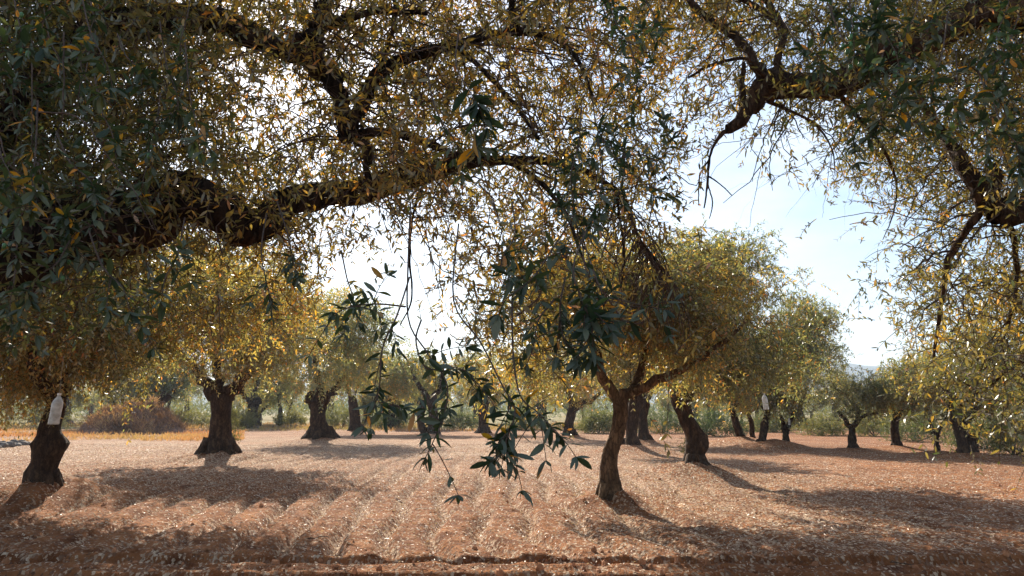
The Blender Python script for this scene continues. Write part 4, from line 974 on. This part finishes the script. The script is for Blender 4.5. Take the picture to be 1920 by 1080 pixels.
# left side, in deep shade
ls = [(40, 60), (110, 110), (60, 240), (150, 160), (210, 250), (30, 420), (110, 380), (120, 470), (70, 520), (20, 560), (200, 120), (260, 130), (330, 170), (290, 240), (170, 340), (230, 540), (310, 520), (20, 330), (90, 20), (180, 30), (270, 330), (340, 70), (140, 440), (60, 350), (20, 150), (370, 240)]
for i, (x, y) in enumerate(ls):
    Yd = 2.0 + rng.random() * .8
    dx = rng.uniform(-90, 90); dy = rng.uniform(50, 140)
    SP([(x - dx, y - dy * 1.3, Yd + .25), (x - dx * .6, y - dy * .5, Yd + .1), (x, y, Yd), (x + dx * .2, y + 45, Yd - .03)], n=7, s0=.4, sprigs=3, t=.16 + .2 * rng.random(), L=.058, fruit=3 if i in (0, 5, 7, 13) else 0)
# long pale bare twigs
for l in [[(70, 210, 2.4), (150, 222, 2.3), (200, 290, 2.2), (245, 345, 2.15), (262, 380, 2.1), (288, 430, 2.1)],
          [(-20, 170, 2.3), (10, 290, 2.2), (40, 340, 2.2), (60, 430, 2.2)], [(120, 60, 2.5), (118, 200, 2.4), (105, 260, 2.4)],
          [(160, -20, 2.6), (180, 60, 2.5), (150, 120, 2.4), (210, 200, 2.3)],
          [(705, 100, 2.6), (770, 98, 2.5), (830, 90, 2.4), (845, 130, 2.4)],
          [(1080, 330, 2.6), (1075, 400, 2.4), (1090, 460, 2.2), (1105, 520, 2.1), (1130, 560, 2.0), (1200, 575, 1.95)],
          [(1220, 380, 3.2), (1245, 440, 3.1), (1290, 500, 3.0)]]:
    b = Buf(); s = smooth(np.array([at(*p) for p in l]), 24); s[1:-1] += rng.normal(size=(22, 3)) * .002
    tubes(b, s, np.linspace(.0032, .0014, 24), 5, .5, 0); b.build('bare_twig', M['twig'], TREES_A, oA, True)
# right tree sprays
rs_ = [(1540, 110, .15), (1600, 60, .1), (1620, 110, .1), (1680, 100, .3), (1700, 60, .1), (1560, 20, .2), (1760, 30, .3), (1750, 150, .3), (1870, 60, .1), (1890, 110, .1), (1840, 140, .2), (1880, 200, .2), (1660, 190, .15), (1610, 220, .1), (1800, 200, .4), (1850, 250, .15), (1905, 270, .05), (1640, 20, .2), (1720, 230, .3), (1480, 60, .4), (1900, 20, .15), (1590, 160, .3), (1330, 30, .3), (1280, 110, .15), (1790, 90, .3)]
for i, (x, y, t) in enumerate(rs_[:19]):
    Yd = 2.1 + rng.random() * .7; dx = rng.uniform(-80, 80); dy = rng.uniform(50, 120)
    spray(TB, oB, [(x - dx, y - dy * 1.3, Yd + .2), (x - dx * .6, y - dy * .5, Yd + .1), (x, y, Yd), (x + dx * .2, y + 45, Yd)], n=6, s0=.4, sprigs=3, t=t, L=.056, fruit=6 if i in (1, 2, 3) else 0)

# dead tassels of fine bare twigs under the end of the big limb
tb = Buf(); base = smooth(ptr([(1150, 352, 4.9, 5), (1178, 390, 4.9, 5), (1195, 440, 4.9, 4), (1215, 480, 4.9, 3), (1245, 520, 4.9, 2)]), 30)
tubes(tb, base[:, :3], base[:, 3] * .75, 7, .5, 0)
P = []; Rr_ = []
for i in range(90):
    a = base[rng.integers(3, 30), :3]; ln = rng.uniform(.25, .62); d0 = nrm(np.array([rng.normal() * .7 - .1, rng.normal() * .5, rng.uniform(-.5, .2)])); t = np.linspace(0, 1, 10)[:, None]
    p = a + d0 * ln * .45 * np.sin(t * 1.4) + np.array([0, 0, -1]) * ln * .8 * t ** 1.6 + rng.normal(size=(10, 3)) * .006 * t
    P.append(p); Rr_.append(np.linspace(.0055, .0018, 10))
tubes(tb, np.array(P), np.array(Rr_), 4, .5, 0)
tb.build('dead_tassel', M['twig'], TREES_A, oA, True)

# ------------------------------------------------------------------ leafy shoots at the foot of the forked tree (part of that tree)
def shoots(root, px, py, d, w, h, n, t=.2, lit=None):
    k = d / F; b = Buf(); C = []
    for i in range(n):
        C.append(at(px + rng.uniform(-.5, .5) * w, py - rng.random() * h, d - rng.uniform(.3, .9)))
    C = np.array(C)
    foliage(b, C, np.tile([0, -.5, .6], (n, 1)), .06, 4, 6, .22, .055, .026, 'lo', np.full(n, t), .2, .1, wood=True, twr=.003, orange=.1, down=-.5)
    b.build('shoots', [M['bush'], M['twig']], root, root.location)
shoots(t_ivy, 438, 845, gp(410, 848)[1], 24, 75, 60, .7)
shoots(t_ivy, 415, 840, gp(410, 848)[1], 34, 60, 40, .05)
shoots(t_burl, 1288, 852, gp(1303, 872)[1], 12, 30, 12, .8)

# ------------------------------------------------------------------ hanging bottles
def lathe(buf, prof, c, sides=20, ax=(0, 0)):
    pr = np.array(prof); ph = np.linspace(0, 2 * PI, sides, endpoint=False)[None]
    V = np.stack([pr[:, 1:2] * np.cos(ph) + ax[0] * pr[:, :1], pr[:, 1:2] * np.sin(ph), pr[:, :1] * np.ones_like(ph)], -1) + c
    i = np.arange(V.shape[0] * sides).reshape(-1, sides); a = i[:-1]; b = np.roll(a, -1, 1); e = i[1:]; f = np.roll(e, -1, 1)
    buf.add(V, np.stack([a, b, f, e], -1))
def bottle(px, top, bot, Y, label, tilt=0, wf=.30, up=.5):
    p = at(px, bot, Y); H = (bot - top) * mpp(px, (top + bot) / 2, Y); r = H * wf / 2
    root = empty('plastic_bottle', tuple(p), label, 'bottle', 'fly trap bottles hung in the trees')
    b = Buf()
    prof = [(0, 0.002), (0, r * .85), (.02 * H, r)]
    for z in np.linspace(.06, .62, 15): prof.append((z * H, r * (1 - .035 * (math.sin(z * 70) > .3))))
    prof += [(.68 * H, r), (.76 * H, r * .86), (.84 * H, r * .55), (.89 * H, r * .34), (.93 * H, r * .3), (.94 * H, r * .38), (.945 * H, r * .3)]
    lathe(b, prof, p, ax=(tilt, 0)); b.build('body', M['plastic'], root, tuple(p), True)
    b = Buf(); lathe(b, [(.945 * H, .002), (.945 * H, r * .36), (H, r * .36), (H, .002)], p, ax=(tilt, 0)); b.build('cap', M['cap'], root, tuple(p))
    b = Buf(); q = np.array([p + np.array([tilt * H, 0, H * .9]), p + np.array([tilt * H, 0, H]) + [0, 0, up * .5], p + np.array([tilt * H * 1.1, 0, H + up])])
    tubes(b, smooth(q, 6), np.full(6, .003), 5); b.build('string', M['string'], root, tuple(p))
dl = t_left.location.y
bottle(100, 738, 796, dl - 2.6, 'white plastic bottle hanging upright in front of the knobbly left trunk', .1, .33)
bottle(1437, 738, 768, t_r3.location.y - 9, 'bright white plastic bottle hanging in the crown above the black slanting trunk', -.1, .33)
bottle(1480, 784, 797, t_r4.location.y - 1.2, 'tiny white bottle in the fork of the narrow V tree', 0, .33, .3)
bottle(662, 716, 742, 47.5, 'faint white bottle hanging above the trunk right of the split tree', 0, .26)

# ------------------------------------------------------------------ haze
def haze(dens_):
    me = bpy.data.meshes.new('haze'); x0, x1, y0, y1, z0, z1 = -2750, 2750, -80, 3200, -12, 190
    v = [(x, y, z) for z in (z0, z1) for y in (y0, y1) for x in (x0, x1)]
    me.from_pydata(v, [], [(0, 2, 3, 1), (4, 5, 7, 6), (0, 1, 5, 4), (2, 6, 7, 3), (0, 4, 6, 2), (1, 3, 7, 5)])
    o = bpy.data.objects.new('haze', me); COL.objects.link(o)
    m = bpy.data.materials.new('thin_haze'); m.use_nodes = True; nt = m.node_tree; nt.nodes.clear()
    pv = nt.nodes.new('ShaderNodeVolumePrincipled'); pv.inputs['Density'].default_value = dens_
    pv.inputs['Color'].default_value = (.72, .84, 1, 1); pv.inputs['Anisotropy'].default_value = .2
    o_ = nt.nodes.new('ShaderNodeOutputMaterial'); nt.links.new(pv.outputs[0], o_.inputs['Volume'])
    me.materials.append(m)
    tag(o, 'thin bluish haze in the air over the whole grove and the hills', 'haze', None, 'stuff')
HAZE = .0004
if HAZE: haze(HAZE)

# ------------------------------------------------------------------ world, sun, camera
w = bpy.data.worlds.new('World'); scn.world = w; w.use_nodes = True
nt = w.node_tree; nt.nodes.clear(); N = nt.nodes; Lk = nt.links
sky = N.new('ShaderNodeTexSky'); sky.sky_type = 'NISHITA'; sky.sun_disc = False
sky.sun_elevation = SUN_EL; sky.sun_rotation = SUN_AZ; sky.dust_density = .8; sky.air_density = 1.0; sky.ozone_density = 2.5
tc = N.new('ShaderNodeTexCoord'); mp = N.new('ShaderNodeMapping'); mp.inputs['Scale'].default_value = (1, 1, 3.2); Lk.new(tc.outputs['Generated'], mp.inputs[0])
cn = N.new('ShaderNodeTexNoise'); cn.inputs['Scale'].default_value = 2.4; cn.inputs['Detail'].default_value = 6; cn.inputs['Roughness'].default_value = .55; Lk.new(mp.outputs[0], cn.inputs[0])
cr = ramp(N, [(.42, (0, 0, 0)), (.72, (1, 1, 1))]); Lk.new(cn.outputs[0], cr.inputs[0])
cm = N.new('ShaderNodeMath'); cm.operation = 'MULTIPLY'; cm.inputs[1].default_value = .5; Lk.new(cr.outputs[0], cm.inputs[0])
mx = N.new('ShaderNodeMix'); mx.data_type = 'RGBA'; Lk.new(cm.outputs[0], mx.inputs[0]); Lk.new(sky.outputs[0], mx.inputs[6]); mx.inputs[7].default_value = (8.8, 9.4, 10.0, 1)
bg = N.new('ShaderNodeBackground'); bg.inputs[1].default_value = .078; Lk.new(mx.outputs[2], bg.inputs[0])
wo = N.new('ShaderNodeOutputWorld'); Lk.new(bg.outputs[0], wo.inputs[0])

sl = bpy.data.lights.new('sun', 'SUN'); sl.energy = 5.0; sl.angle = math.radians(.53); sl.color = (1, .91, .77)
so = bpy.data.objects.new('sun', sl); COL.objects.link(so); so.rotation_euler = SD.to_track_quat('Z', 'Y').to_euler(); so.location = (0, 0, 30)

cd = bpy.data.cameras.new('camera'); cd.sensor_width = 36; cd.lens = 36 * F / 1920; cd.clip_end = 8000; cd.clip_start = .05
co = bpy.data.objects.new('camera', cd); COL.objects.link(co); co.location = (0, 0, CAMH); co.rotation_euler = (PI / 2 + TH, 0, 0)
scn.camera = co
scn.view_settings.view_transform = 'Standard'; scn.view_settings.look = 'None'; scn.view_settings.gamma = 1
scn.view_settings.exposure = 1.22
scn.cycles.max_bounces = 6; scn.cycles.diffuse_bounces = 3; scn.cycles.transmission_bounces = 3; scn.cycles.volume_bounces = 0
scn.cycles.use_denoising = True
